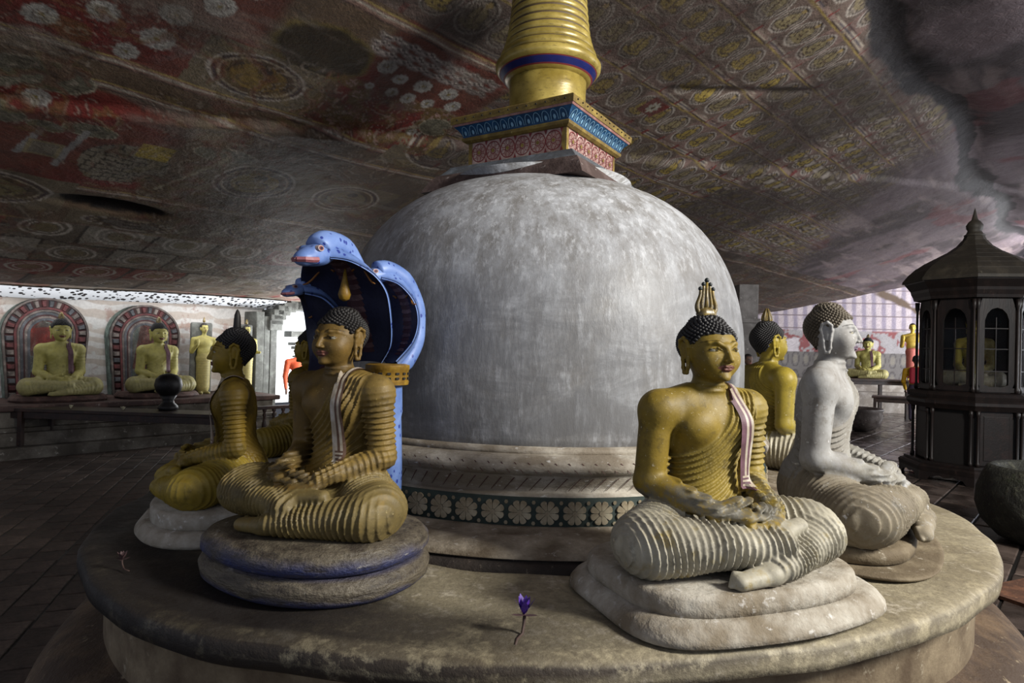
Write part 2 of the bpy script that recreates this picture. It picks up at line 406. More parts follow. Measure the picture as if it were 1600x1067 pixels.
def hair_mesh(bvh, r=.0112, n=330, seg=7):
    b = MB(); c = Vector((0, .03, .875)); k = 0
    N = 760
    cap_v = []
    for i in range(N):
        zz = 1-2*(i+.5)/N; a = i*2.399963; rr = math.sqrt(1-zz*zz)
        d = Vector((rr*math.cos(a), rr*math.sin(a), zz))
        hit, nr, _, _ = bvh.ray_cast(c+d*.6, -d)
        if hit is None: continue
        fr = math.degrees(math.atan2(abs(hit.x), -(hit.y-.03)))   # 0 front .. 180 back
        hl = np.interp(fr, [0, 25, 48, 62, 78, 92, 104, 130, 180], [.925, .928, .918, .885, .872, .915, .85, .79, .775])
        if hit.z < hl: continue
        nn = (hit-c).normalized(); t = nn.orthogonal().normalized(); u = nn.cross(t)
        vv = []; ff = []
        for (q, hgt) in ((1.0, -.35), (.92, .25), (.55, .85)):
            for s in range(seg):
                an = 2*math.pi*s/seg+hgt; vv.append(hit+(t*math.cos(an)+u*math.sin(an))*r*q+nn*r*hgt)
        vv.append(hit+nn*r*1.3)
        for L_ in (0, 1):
            for s in range(seg): ff.append((L_*seg+s, L_*seg+(s+1) % seg, (L_+1)*seg+(s+1) % seg, (L_+1)*seg+s))
        for s in range(seg): ff.append((2*seg+s, 2*seg+(s+1) % seg, 3*seg))
        b.add(vv, ff)
    # scalp cap under the curls
    n1, n2 = 48, 22
    rows = []
    for j in range(n2+1):
        row = []
        for i in range(n1):
            az = 2*math.pi*i/n1; fr = abs(math.degrees(math.atan2(math.sin(az), math.cos(az))))
            hl = np.interp(fr, [0, 25, 48, 62, 78, 92, 104, 130, 180], [.918, .921, .911, .878, .865, .908, .843, .783, .768])
            # polar angle so that the last row reaches the hairline
            d0 = Vector((math.sin(az), -math.cos(az), 0))
            el1 = math.atan2(hl-.875, .112); el = math.pi/2+(el1-math.pi/2)*j/n2
            d = (d0*math.cos(el)+Vector((0, 0, math.sin(el)))).normalized()
            hit, _, _, _ = bvh.ray_cast(c+d*.6, -d)
            row.append((hit if hit else c+d*.11)+d*(.0035 if j < n2 else -.004))
        rows.append(row)
    vv = [p for r_ in rows for p in r_]
    ff = [(j*n1+i, (j+1)*n1+i, (j+1)*n1+(i+1) % n1, j*n1+(i+1) % n1) for j in range(n2) for i in range(n1)]
    b.add(vv, ff)
    return b
def sash_mesh(bvh, w=.030):
    rows = []
    for i in range(46):
        t = i/45; z = .285+t*(.655-.285)
        xc = .094+.016*(1-t)**1.2-.020*max(0, (t-.75)/.25)**1.5
        row = []
        for k in range(6):
            x = xc+(k/5-.5)*2*w
            hit, _, _, _ = bvh.ray_cast(Vector((x, -.5, z)), Vector((0, 1, 0)))
            row.append(hit+Vector((0, -.007, .002)) if hit else Vector((x, -.08, z)))
        rows.append(row)
    for i in range(10):                                   # over the shoulder and down the back
        t = i/9; y = -.035+.115*t
        row = []
        for k in range(6):
            x = .074+.03*t+(k/5-.5)*2*w
            hit, _, _, _ = bvh.ray_cast(Vector((x, y, .738)), Vector((0, 0, -1)))
            row.append(hit+Vector((0, 0, .006)) if hit else Vector((x, y, .66)))
        rows.append(row)
    A = np.array([[tuple(p) for p in r_] for r_ in rows])
    A[:, :, 1] = A[:, :, 1].mean(1, keepdims=True)*.7+A[:, :, 1]*.3
    for _ in range(5): A[1:-1] = (A[:-2]+A[1:-1]*2+A[2:])/4
    A[:, :, 0] += (np.linspace(0, 1, len(A))[:, None] < 0)*0
    run = 9.0
    for i in range(45, -1, -1):                            # cloth hangs free from the chest
        y_ = A[i, :, 1].mean(); run = min(run, y_); A[i, :, 1] += (run-y_)*.72
    A[:, :, 1] -= .004; A[len(A)-9:, :, 2] += .004
    rows = [[Vector(p) for p in r_] for r_ in A]
    b = MB()
    for i in range(len(rows)-1):
        for k in range(5):
            q = [rows[i][k], rows[i][k+1], rows[i+1][k+1], rows[i+1][k]]
            b.add(q, [(0, 1, 2, 3)], (1, 1, 0, 1, 0)[k] if i > 5 or k in (0, 4) else (0 if i % 2 else 1))
    return b
SDF_H = (.0045, .003); CEIL_STEP = .0175
# ------------------------------------------------------------------ statue materials
def statue_mat(name, skin, robe, legs, fore, speck, chip=.68, grime=L(40, 34, 24), wear=.5, rough=.55, lipc=L(92, 56, 46), spec=.3):
    t = NT(name); a = t.sep(t.attr('m1')); b = t.sep(t.attr('m2'))
    n1 = t.noise(5, 5, .6); n2 = t.noise(26, 4, .65); n3 = t.noise(90, 3, .6); n4 = t.noise(13, 5, .7)
    col = t.mix(a[0], skin, robe); col = t.mix(t.math('MULTIPLY', a[1], t.step(n4, .25, .45)), col, legs)
    col = t.mix(t.math('MULTIPLY', a[2], t.step(n4, .40, .56)), col, fore)
    col = t.mix(t.step(n1, .42, .70, 0, wear), col, grime); col = t.mix(t.step(n4, .56, .66, 0, wear*.7), col, grime)
    col = t.mix(t.step(n2, .2, .7, .0, .30), col, grime)
    col = t.mix(t.step(n2, chip, chip+.07, 0, .8), col, speck); col = t.mix(t.step(n3, .66, .72, 0, .45), col, speck)
    col = t.mix(b[0], col, lipc); col = t.mix(b[1], col, L(150, 145, 128)); col = t.mix(t.math('MULTIPLY', b[2], .85), col, L(22, 18, 16))
    t.bump(t.math('ADD', n2, t.math('MULTIPLY', n3, .5)), .35, .004)
    return t.out(col, rough, 0, spec)
M_FRONT = statue_mat('gilded_paint', L(132, 110, 36), L(142, 122, 50), L(172, 166, 148), L(112, 108, 96), L(196, 188, 160), wear=.45, rough=.55)
M_NAGA = statue_mat('brown_gilded_paint', L(108, 84, 36), L(126, 103, 50), L(120, 104, 62), L(104, 86, 48), L(176, 160, 110), chip=.74, wear=.5, rough=.55)
M_WHITE = statue_mat('whitewashed_stone', L(152, 152, 151), L(138, 136, 130), L(130, 121, 103), L(140, 138, 130), L(190, 190, 190), chip=.66, grime=L(84, 74, 60), wear=.62, rough=.7, lipc=L(96, 84, 96))
M_GOLD = statue_mat('yellow_gilded_paint', L(150, 132, 46), L(130, 114, 54), L(168, 160, 138), L(150, 138, 90), L(200, 190, 150), wear=.3, rough=.45)
M_OCHRE = statue_mat('dim_ochre_paint', L(140, 116, 32), L(124, 100, 32), L(150, 128, 44), L(130, 110, 50), L(150, 140, 100), chip=.76, wear=.4, rough=.5)
M_PALE = statue_mat('pale_yellow_paint', L(176, 168, 96), L(176, 168, 100), L(168, 160, 108), L(170, 160, 90), L(200, 195, 150), chip=.8, wear=.22, rough=.5)
M_BLACKHAIR = plain('black_hair_paint', L(34, 32, 33), .55, nz=.4)
M_GREYHAIR = worn('grey_brown_hair_paint', L(112, 104, 90), L(74, 66, 54), L(150, 146, 136), 9, .7, .3, .003)
M_DARKHAIR = plain('dark_brown_hair_paint', L(26, 22, 20), .6, nz=.4)
M_SASHW = worn('sash_white', L(190, 184, 176), L(150, 138, 120), L(205, 200, 195), 14, .6, .2, .002)
M_SASHP = worn('sash_purple', L(112, 78, 92), L(80, 54, 60), L(150, 128, 130), 14, .6, .2, .002)
M_SASHB = worn('sash_brown', L(110, 84, 70), L(80, 58, 44), L(140, 118, 96), 14, .6, .2, .002)
M_FLAME = worn('flame_gilding', L(160, 134, 54), L(84, 70, 34), L(206, 190, 128), 18, .4, .3, .003, spec=.6)
M_FLAMETIP = plain('flame_dark_tips', L(34, 40, 40), .5)
M_EARPAINT = worn('ear_gilding', L(176, 158, 100), L(130, 110, 50), L(206, 200, 180), 20, .45, .2, .002)
M_PEDW = worn('whitewashed_pedestal', L(174, 169, 158), L(112, 101, 84), L(196, 193, 188), 5, .8, .6, .012, fine=34, chip=.60, dk=.38)
M_PEDCOIL = None
def coil_mat():
    t = NT('coil_grey_blue_paint'); g = t.xyz(); n1 = t.noise(4, 5, .65); n2 = t.noise(16, 5, .7, t.coord((.6, .6, 2.5))); n3 = t.noise(55, 3, .6)
    col = t.mix(t.step(n2, .35, .62), L(50, 43, 36), L(92, 84, 70))
    bl = t.math('MULTIPLY', t.step(n1, .30, .46), t.step(n2, .30, .48))
    lower = t.math('MAXIMUM', t.math('MULTIPLY', t.step(g[2], .088, .105), t.step(t.math('ADD', g[2], t.math('MULTIPLY', n1, .12)), .235, .19)), t.step(t.math('ADD', g[2], t.math('MULTIPLY', n1, .1)), .085, .06))
    col = t.mix(t.math('MULTIPLY', bl, lower), col, L(44, 50, 88))
    col = t.mix(t.step(n2, .64, .74), col, L(150, 146, 138))
    t.bump(t.math('ADD', n2, t.math('MULTIPLY', n3, .5)), .9, .014)
    return t.out(col, .55, 0, .45)
M_PEDCOIL = coil_mat()
# ------------------------------------------------------------------ shared meshes
def raw_mesh(name, V, F, m1, m2):
    o = mk(name, V, F, [M_FRONT], None, True); attach_masks(o.data, m1, m2)
    me = o.data; bpy.data.objects.remove(o); return me
H1, H2 = SDF_H
_V, _F, _m1, _m2 = seated_mesh(H1, H2)
ME_BODY = raw_mesh('body', _V, _F, _m1, _m2)
BVH = BVHTree.FromPolygons([tuple(v) for v in _V.tolist()], [tuple(f) for f in _F.tolist()])
_V2, _F2, _a, _b = seated_mesh(.014, .0075, .038, .009)
ME_BODY_LO = raw_mesh('body_far', _V2, _F2, _a, _b)
def part(name, me, mat, parent, slots=None):
    o = bpy.data.objects.new(name, me); COL.objects.link(o); o.parent = parent
    ms = mat if isinstance(mat, (list, tuple)) else [mat]
    for i, m_ in enumerate(ms): o.material_slots[i].link = 'OBJECT'; o.material_slots[i].material = m_
    return o
def bake(mb, name, smooth=True, nm=1):
    o = mb.obj(name, [M_FRONT]*nm, None, smooth); me = o.data; bpy.data.objects.remove(o); return me
_vh, _fh = sd_grid([q for q in head_prims() if q['tag'] != 'ear'], (-.15, -.20, .70), (.15, .19, 1.03), .005)
BVH_H = BVHTree.FromPolygons([tuple(v) for v in _vh.tolist()], [tuple(f) for f in _fh.tolist()])
ME_HAIR = bake(hair_mesh(BVH_H), 'hair')
def small_head(me, f=.84):
    m2 = me.copy(); n_ = len(m2.vertices); c = np.empty(n_*3, np.float32); m2.vertices.foreach_get('co', c); c = c.reshape(-1, 3)
    k = 1-(1-f)*sst(c[:, 2], .69, .745)
    for a_, c0 in ((0, 0), (1, .02)): c[:, a_] = (c[:, a_]-c0)*k+c0
    c[:, 2] = np.where(c[:, 2] > .70, .70+(c[:, 2]-.70)*k, c[:, 2]); m2.vertices.foreach_set('co', c.ravel()); m2.update(); return m2
ME_BODY_C = small_head(ME_BODY); ME_HAIR_C = small_head(ME_HAIR); ME_BODY_M = small_head(ME_BODY, .925); ME_HAIR_M = small_head(ME_HAIR, .925)
ME_SASH = bake(sash_mesh(BVH), 'sash', nm=2)
_lo = hair_mesh(BVH_H, .012, seg=5); ME_HAIR_LO = bake(_lo, 'hair_far')
def lyre_flame():
    b = MB(); z0 = .985; y = .03
    b.tube([(0, y, z0-.012), (0, y, z0+.012)], [.016, .012], 10)
    for s in (-1, 1):
        for (w0, w1, top, r) in ((.038, .030, .112, .0068), (.019, .016, .128, .0058)):
            pts = []
            for i in range(15):
                t = i/14
                x = w0*math.sin(min(1, t*2.1)*math.pi/2)*(1-.35*sst(np.array(t), .45, .9))
                pts.append((s*float(x), y, z0+.010+(top-.010)*t**1.15))
            b.tube(pts, [r*(1.5-.8*i/14) for i in range(15)], 8)
            e = pts[-1]; b.lathe([(.001, -.008), (.0055, -.005), (.0075, 0), (.0055, .005), (.001, .008)], 8, (e[0]+s*.001, e[1], e[2]+.002), m=1)
    b.tube([(0, y, z0+.02), (0, y, z0+.08), (0, y, z0+.14)], [.010, .006, .0045], 8)
    b.lathe([(.001, -.009), (.006, -.006), (.0082, 0), (.006, .006), (.001, .009)], 8, (0, y, z0+.144), m=1)
    b.lathe([(.008, 0), (.030, .012), (.036, .028), (.030, .042), (.012, .05)], 16, (0, y, z0), plan=lambda a: .55+.45*abs(math.cos(a)))
    return b
def bud_flame(h=.105):
    b = MB(); z0 = .992
    pl = lambda a: 1+.10*math.cos(6*a)
    b.lathe([(.014, -.01), (.016, .0), (.026, .012), (.030, .030), (.028, .050), (.022, .072), (.014, .088), (.008, h-.006), (.002, h)], 24, (0, .03, z0), plan=pl)
    for k in range(6):
        a = k*math.pi/3; pts = [(math.cos(a)*r_, .03+math.sin(a)*r_, z0+z_) for r_, z_ in ((.026, .008), (.033, .03), (.030, .055), (.018, .085), (.006, h+.004))]
        b.tube(pts, [.004, .005, .005, .004, .002], 6)
    return b
def spike_flame():
    b = MB(); z0 = .99
    b.lathe([(.010, -.01), (.020, .005), (.022, .03), (.020, .07), (.017, .10), (.009, .125), (.002, .135)], 12, (0, .03, z0)); return b
_lf = lyre_flame(); _lf.v = [(x*1.18, (y-.03)*1.18+.03, .985+(z-.985)*1.22) for x, y, z in _lf.v]
ME_LYRE = bake(_lf, 'flame', nm=2); ME_BUD = bake(bud_flame(), 'flame_bud'); ME_SPIKE = bake(spike_flame(), 'flame_spike')
def seated(loc, az, scale, label, mat, hair, group=None, flame=None, fmat=None, sash=None, lo=False, base_z=0.0, small=False):
    """one seated statue: Empty at the foot of its pedestal, parts above it"""
    r = empty('seated_statue', loc, math.radians(az)+math.pi/2, label, 'statue', group)
    parts = [part('body', ME_BODY_LO if lo else ME_BODY_C if small else ME_BODY_M, mat, r), part('hair', ME_HAIR_LO if lo else ME_HAIR_C if small else ME_HAIR_M, hair, r)]
    if flame: parts.append(part('flame_finial', flame, fmat or M_FLAME, r))
    if sash: parts.append(part('robe_sash', ME_SASH, sash, r))
    sc3 = scale if isinstance(scale, tuple) else (scale,)*3
    for p in parts: p.scale = sc3; p.location = (0, 0, base_z)
    if flame and not lo: parts[2].location = (0, .001, base_z-.024*sc3[2])
    return r
def blob_plan(rx, ry, n=2.6, wob=.0, ph=0.0):
    def f(a):
        c, s = abs(math.cos(a)), abs(math.sin(a))
        return (1/(((c/rx)**n+(s/ry)**n)**(1/n)))*(1+wob*math.sin(3*a+ph)+wob*.6*math.sin(5*a+1.3+ph))
    return f
def loft(b, levels, plan, n=72, c=(0, 0, 0), m=0, tiltx=0.0):
    """levels: (z, grow) rings of the plan outline grown by metres"""
    vv = []; ff = []
    for (z, g) in levels:
        for k in range(n):
            a = 2*math.pi*k/n; q = plan(a)+g; x, y = q*math.cos(a), q*math.sin(a)
            vv.append((c[0]+x, c[1]+y, c[2]+z+tiltx*x*(z > .001)))
    for i in range(len(levels)-1):
        for k in range(n): k2 = (k+1) % n; ff.append((i*n+k, i*n+k2, (i+1)*n+k2, (i+1)*n+k))
    ff.append(tuple(range(n))[::-1]); ff.append(tuple(range((len(levels)-1)*n, len(levels)*n)))
    b.add(vv, ff, m)
# ================================================================== ceiling painting (colour only), in hall coordinates u, v
def vnoise(x, y, s, seed=0):
    x = x*s+seed*17.3; y = y*s+seed*9.1; xi = np.floor(x); yi = np.floor(y); fx = x-xi; fy = y-yi
    fx = fx*fx*(3-2*fx); fy = fy*fy*(3-2*fy)
    h = lambda a, b: np.modf(np.abs(np.sin(a*127.1+b*311.7+seed*74.7)*43758.5453))[0]
    return (h(xi, yi)*(1-fx)+h(xi+1, yi)*fx)*(1-fy)+(h(xi, yi+1)*(1-fx)+h(xi+1, yi+1)*fx)*fy
def fbm(x, y, s, seed=0, o=4):
    r = 0; a = .5
    for i in range(o): r = r+a*vnoise(x, y, s, seed+i*3); s *= 2.1; a *= .5
    return r
def put(C, m, c): m = np.clip(m, 0, 1)[:, None]; return C*(1-m)+lin(c)*m
def band(x, a, b, s=.006): return sst(x, a-s, a+s)*(1-sst(x, b-s, b+s))
def paint(u, v):
    wu = u+.05*(fbm(u, v, 2.2, 5)-.5); wv = v+.05*(fbm(u, v, 2.0, 8)-.5); u0, v0 = u, v; u, v = wu, wv
    C = np.tile(lin((92, 72, 58)), (len(u), 1))
    # ---------------- rows of seated figures on the right part (v < .98)
    edges = [-6.4, -5.6, -4.85, -4.1, -3.4, -2.75, -2.15, -1.6, -1.06, -.56, -.07, .44, .98, 1.52, 2.06, 2.60]
    right = np.maximum(1-sst(v, .97, .99), sst(u, .92, .96)*(1-sst(v, 2.60, 2.62)))
    idx = np.clip(np.searchsorted(edges, v)-1, 0, len(edges)-2); e0 = np.array(edges)[idx]; e1 = np.array(edges)[idx+1]
    t = np.clip((e1-v)/(e1-e0), 0, 1)                      # 0 feet border .. 1 head border
    sp = .345; s = (u+idx*.11)/sp; cell = np.floor(s); s = s-cell-.5
    rnd = np.modf(np.abs(np.sin(cell*12.9+idx*78.2)*4375.5))[0]
    D = np.tile(lin((112, 96, 86)), (len(u), 1))
    D = put(D, sst(rnd, .55, .6)*.7, (138, 112, 104))
    er = np.sqrt((s/.47)**2+((t-.55)/.36)**2)
    for a, b, c in ((.0, 1.0, (124, 116, 104)), (.90, 1.0, (176, 168, 158)), (.82, .88, (74, 62, 56)), (.70, .78, (158, 146, 132)), (.64, .69, (84, 68, 60))):
        D = put(D, band(er, a, b, .02), c)
    body = np.sqrt((s/.24)**2+((t-.56)/.19)**2); legs = np.sqrt((s/.34)**2+((t-.40)/.085)**2); head = np.sqrt((s/.085)**2+((t-.80)/.055)**2); hair = np.sqrt((s/.095)**2+((t-.845)/.05)**2)
    rob = np.where(((rnd > .45) & (idx >= 9))[:, None], lin((162, 142, 62)), lin((140, 128, 92)))
    m = ((body < 1) | (legs < 1)).astype(float)[:, None]; D = D*(1-m)+rob*m
    D = put(D, band(body, .88, 1.0, .03)+band(legs, .88, 1.0, .03), (70, 56, 44))
    D = put(D, (np.abs(s+(t-.55)*.5) < .02)*(body < .9), (80, 60, 46))
    D = put(D, 1-sst(hair, .85, 1), (36, 30, 30)); D = put(D, 1-sst(head, .85, 1), (158, 136, 82))
    D = put(D, band(t, .0, .085), (150, 128, 118))
    for a, b, c in ((0, .016, (70, 52, 50)), (.03, .045, (176, 164, 146)), (.055, .07, (90, 84, 92)), (.095, .108, (182, 172, 156)), (.12, .13, (72, 50, 48))):
        D = put(D, band(t, a, b, .004), c)
    D = put(D, ((np.abs(s) > .44)*(t > .0)*(t < .19)*(rnd > .35)).astype(float)*.9, (126, 44, 40))
    D = put(D, band(t, .965, 1.0, .01), (160, 140, 70))
    # flowered red square in the border
    D = put(D, ((np.abs(u-2.55) < .16) & (np.abs(v-.62) < .12)).astype(float), (118, 42, 36))
    rr = np.hypot(u-2.55, v-.62); an = np.arctan2(v-.62, u-2.55); D = put(D, 1-sst(rr, .075+.015*np.cos(8*an), .085+.015*np.cos(8*an)), (186, 186, 170)); D = put(D, 1-sst(rr, .02, .026), (96, 80, 50))
    # soot and bare rock
    soot = sst(fbm(u0, v0, .55, 21), .42, .62); D = put(D, soot*.72, (64, 56, 52))
    D = put(D, sst(fbm(u0, v0, 2.3, 23), .5, .7)*.45, (78, 66, 60))
    bare = sst(-v0+.25*fbm(u0, v0, .8, 4), 1.35, 1.75)*1.2; bare2 = sst(u0-1.3*np.maximum(v0+1, 0)+1.5*fbm(u0, v0, .5, 31), 7.2, 9.2)
    grey = put(put(np.tile(lin((112, 100, 106)), (len(u), 1)), sst(fbm(u0, v0, 1.1, 41), .40, .62), (70, 62, 66)), sst(fbm(u0*.35, v0*2.2, 1.5, 43), .52, .66)*.7, (150, 136, 136))
    grey = put(grey, sst(fbm(u0, v0, .9, 47), .60, .66)*.6, (118, 52, 58))
    D = D*(1-(np.clip(bare*.85+bare2*.9, 0, 1))[:, None])+grey*np.clip(bare*.85+bare2*.9, 0, 1)[:, None]
    seam = np.exp(-((v0+1.42+.12*np.sin(u0*1.1)+.5*(fbm(u0, v0, 1.1, 51)-.5))/(.15+.05*np.sin(u0*2)))**2)*sst(u0, .8, 2.5); seam = sst(seam+.25*(fbm(u0, v0, 4, 55)-.5), .30, .62); D = put(D, seam*1.0, (42, 39, 42)); D = put(D, np.exp(-(((u0-4.75)/.5)**2+((v0+1.42)/.28)**2))*1.2, (34, 33, 38))
    C = C*(1-right[:, None])+D*right[:, None]
    # ---------------- left part: friezes and red ground
    Lm = 1-right
    E = np.tile(lin((98, 80, 62)), (len(u), 1))
    red = band(v, .98, 2.52, .02)*sst(u, -.45, -.35)*(1-sst(u, .75, 1.1)) + band(v, 1.2, 2.50, .03)*(1-sst(u, -1.25, -1.15)) + band(v, 2.95, 4.55, .03)*(1-sst(u, -1.25, -1.15))
    E = put(E, red*(.62+.38*sst(fbm(u0, v0, 1.7, 64), .35, .6)), (108, 38, 32)); E = put(E, sst(u, .8, 1.3)*.75, (92, 82, 74))
    # double borders
    for c0 in (1.06, 2.55, 2.88, 4.62, 5.6, 6.5, 7.2):
        E = put(E, band(v, c0-.05, c0+.05), (132, 104, 92))
        for a, b, c in ((-.05, -.035, (160, 140, 80)), (-.012, .012, (168, 160, 146)), (.035, .05, (66, 50, 46))): E = put(E, band(v, c0+a, c0+b, .004), c)
    # scalloped waves
    for k, c0 in enumerate((1.17, 1.26, 1.35)):
        ph = u*2*math.pi/.17+k*2.0
        for q, cc in ((0, (122, 112, 108)), (.014, (184, 176, 166)), (.028, (62, 52, 52)), (.042, (168, 154, 150))):
            yy = c0+.030*np.abs(np.sin(ph/2))+q
            E = put(E, band(v, yy, yy+(.012 if q else .075))*sst(u, -.55, -.45)*(1-sst(u, .75, .85)), cc)
    # yellow clouds
    cl = np.exp(-(((u+.75)/.5)**2+((v-1.65)/.42)**2)*1.6)+.5*(fbm(u0, v0, 2.2, 61)-.5); E = put(E, sst(cl, .30, .42), (122, 106, 50)); E = put(E, sst(cl, .3, .5)*sst(fbm(u0, v0, 1.8, 62), .42, .6), (52, 42, 26))
    # large medallions with haloed figures
    for (cu, cv, ru, rv, cc) in ((-1.00, 2.20, .40, .26, (112, 88, 36)), (-.25, 3.80, .42, .40, (128, 108, 44)), (.85, 3.75, .42, .34, (112, 98, 66)), (1.15, 2.25, .50, .42, (142, 124, 62)), (-2.35, 4.9, .55, .35, (120, 110, 70)),
                             (-.95, 5.35, .5, .16, (96, 88, 80)), (.5, 5.1, .5, .22, (110, 96, 72)), (2.2, 3.7, .5, .33, (112, 98, 66)), (3.4, 3.7, .5, .33, (105, 92, 62)), (2.6, 2.2, .5, .42, (120, 104, 60)), (4.0, 2.2, .5, .42, (112, 96, 60))):
        r = np.sqrt(((u-cu)/ru)**2+((v-cv)/rv)**2)
        E = put(E, (np.abs(u-cu) < ru*1.25)*(np.abs(v-cv) < rv*1.15)*1.0, (110, 98, 78))
        for a, b, c in ((0, 1, (86, 66, 44)), (.93, 1.0, (164, 156, 146)), (.84, .90, (70, 56, 60)), (.76, .82, (150, 138, 118)), (0, .62, cc)): E = put(E, band(r, a, b, .015), c)
        for a, b, c in ((.58, .63, (60, 44, 34)),): E = put(E, band(r, a, b, .01), c)
        f1 = np.sqrt(((u-cu)/(ru*.42))**2+((v-cv-.05)/(rv*.26))**2); E = put(E, band(f1, .85, 1, .04), (58, 40, 30)); f2 = np.hypot((u-cu)/(ru*.17), (v-cv+rv*.36)/(rv*.17)); E = put(E, 1-sst(f2, .9, 1.05), (60, 44, 34))
    # brown figure groups
    g = band(v, 1.78, 2.5, .03)*band(u, -.5, .9, .05)+band(v, 2.95, 4.5, .03)*sst(u, -.9, -.7)*(1-sst(u, -.7, -.62))
    n = fbm(u0, v0, 6, 71); E = put(E, g*sst(n, .42, .5), (106, 82, 46)); E = put(E, g*band(n, .56, .60, .01), (150, 120, 112)); E = put(E, g*band(n, .36, .385, .005), (110, 44, 36))
    # white flower discs on the red ground
    discs = [(-2.45, 2.30, .10), (-2.14, 2.07, .10), (-1.76, 1.85, .105), (-1.77, 2.15, .115), (-1.91, 2.40, .09), (-1.57, 1.62, .10), (-1.45, 1.36, .10), (-1.3, 1.1, .09), (-2.27, 3.24, .09), (-.22, 1.52, .085), (-.03, 1.60, .07), (.21, 1.58, .085), (.02, 1.78, .06),
             (.20, 1.78, .07), (.49, 1.55, .085), (.42, 1.76, .065), (-.2, 1.8, .04), (.66, 1.68, .08), (-1.65, 6.85, .13), (-1.9, 6.9, .12), (-.9, 6.95, .10), (.15, 6.9, .12), (-1.3, 6.95, .08), (1.2, 7, .11), (2.3, 7, .11), (.6, 2.2, .05), (-2.0, 1.5, .1), (-2.4, 1.8, .1), (-2.8, 2.1, .1), (-2.9, 1.6, .1)]
    for (cu, cv, r0) in discs:
        m = (np.abs(u-cu) < r0*1.4) & (np.abs(v-cv) < r0*1.4)
        if not m.any(): continue
        r = np.hypot(u[m]-cu, v[m]-cv); a = np.arctan2(v[m]-cv, u[m]-cu); e = r0*(1+.05*np.cos(12*a)); S = E[m]
        S = put(S, 1-sst(r, e-.006, e+.004), (166, 164, 158)); S = put(S, (np.abs(np.sin(6*a)) < .12)*(r < r0*.9)*(r > r0*.4)*.6, (100, 90, 84))
        S = put(S, band(r, r0*.36, r0*.44), (96, 80, 72)); S = put(S, 1-sst(r, r0*.16, r0*.22), (124, 110, 60)); E[m] = S
    # trees, scaled dome, striped path
    for (cu, cv, ru, rv) in ((-2.30, 2.95, .36, .20), (-2.55, 3.5, .28, .15), (-1.85, 3.45, .20, .11), (-2.15, 3.55, .14, .09), (-.75, 3.35, .3, .14), (.75, 2.02, .18, .14)):
        r = np.sqrt(((u-cu)/ru)**2+((v-cv)/rv)**2)+.12*(fbm(u0, v0, 9, 77)-.5); E = put(E, 1-sst(r, .95, 1.0), (104, 100, 84)); E = put(E, band(r, .92, .98, .01), (150, 142, 122)); E = put(E, (r < .9)*sst(fbm(u0, v0, 22, 79), .5, .6)*.5, (72, 68, 56))
    def line(x0, y0, x1, y1, wd, c):
        nonlocal E
        dx, dy = x1-x0, y1-y0; tt = np.clip(((u-x0)*dx+(v-y0)*dy)/(dx*dx+dy*dy), 0, 1); d = np.hypot(u-x0-tt*dx, v-y0-tt*dy); E = put(E, 1-sst(d, wd-.006, wd+.004), c)
    line(-1.87, 3.5, -1.95, 4.2, .03, (136, 134, 132)); line(-2.16, 3.6, -2.25, 4.1, .03, (136, 134, 132)); line(-.70, 3.35, -1.05, 4.35, .022, (148, 140, 118)); line(-2.3, 3.0, -2.6, 3.25, .06, (112, 108, 92))
    E = put(E, ((np.abs(u+2.08) < .13) & (np.abs(v-3.95) < .14)).astype(float), (136, 124, 92)); E = put(E, ((np.abs(u+2.08) < .10) & (np.abs(v-3.95) < .11)).astype(float), (118, 110, 96))
    r = np.sqrt(((u+1.45)/.36)**2+((v-3.95)/.42)**2); dm = (r < 1); row = np.floor((v+.25*(u+1.45)**2)/.085); br = ((v+.25*(u+1.45)**2)/.085) % 1; bc = ((u+row*.02)/.045) % 1
    E = put(E, dm*1.0, (122, 114, 98)); E = put(E, dm*((br < .14) | (bc < .16)), (60, 52, 44)); E = put(E, (np.abs(u+1.3) < .14)*band(v, 3.45, 3.72), (150, 130, 40))
    # rows of grey panels towards the back wall
    z = (v > 4.62); pc = (u*1.35+np.floor(v*1.3)*.4) % 1; pr = (v*1.3) % 1; pid = np.floor(u*1.35+np.floor(v*1.3)*.4); rn = np.modf(np.abs(np.sin(pid*91.7+np.floor(v*1.3)*37.3)*9871.3))[0]
    Pn = np.tile(lin((96, 86, 74)), (len(u), 1)); Pn = put(Pn, (rn > .62)*1.0, (124, 52, 44)); Pn = put(Pn, (rn < .25)*1.0, (140, 134, 122)); Pn = put(Pn, ((pc < .05) | (pr < .06)).astype(float), (52, 42, 38))
    ov = np.sqrt(((pc-.52)/.34)**2+((pr-.5)/.36)**2); Pn = put(Pn, band(ov, .86, 1.0, .03)+band(ov, .6, .68, .03), (186, 178, 166)); Pn = put(Pn, band(ov, 0, .5, .04)*.7, (118, 102, 60))
    Pn = put(Pn, (v > 7.55).astype(float)*band((u*2.1) % 1, .1, .9, .02)*.6, (140, 122, 104))
    zm = (z*sst(v, 5.55, 5.6))[:, None]; E = E*(1-zm)+Pn*zm
    # fine brush drawing: contour strokes of a warped field
    wf = fbm(u0+.3*fbm(u0, v0, 3, 131), v0+.3*fbm(u0, v0, 3, 133), 2.6, 135, 3)*9; q_ = np.abs((wf % 1)-.5); zone = sst(v, 1.75, 1.9)*(1-sst(v, 7.5, 7.7))*(fbm(u0, v0, 1.3, 137) > .40)
    E = put(E, (q_ < .07)*zone*.55, (150, 138, 124)); E = put(E, ((q_ > .16) & (q_ < .22))*zone*.5, (48, 36, 32)); E = put(E, ((wf % 3) < .7)*zone*.35, (118, 100, 52)); E = put(E, ((wf % 4) > 3.4)*zone*.4, (104, 46, 38))
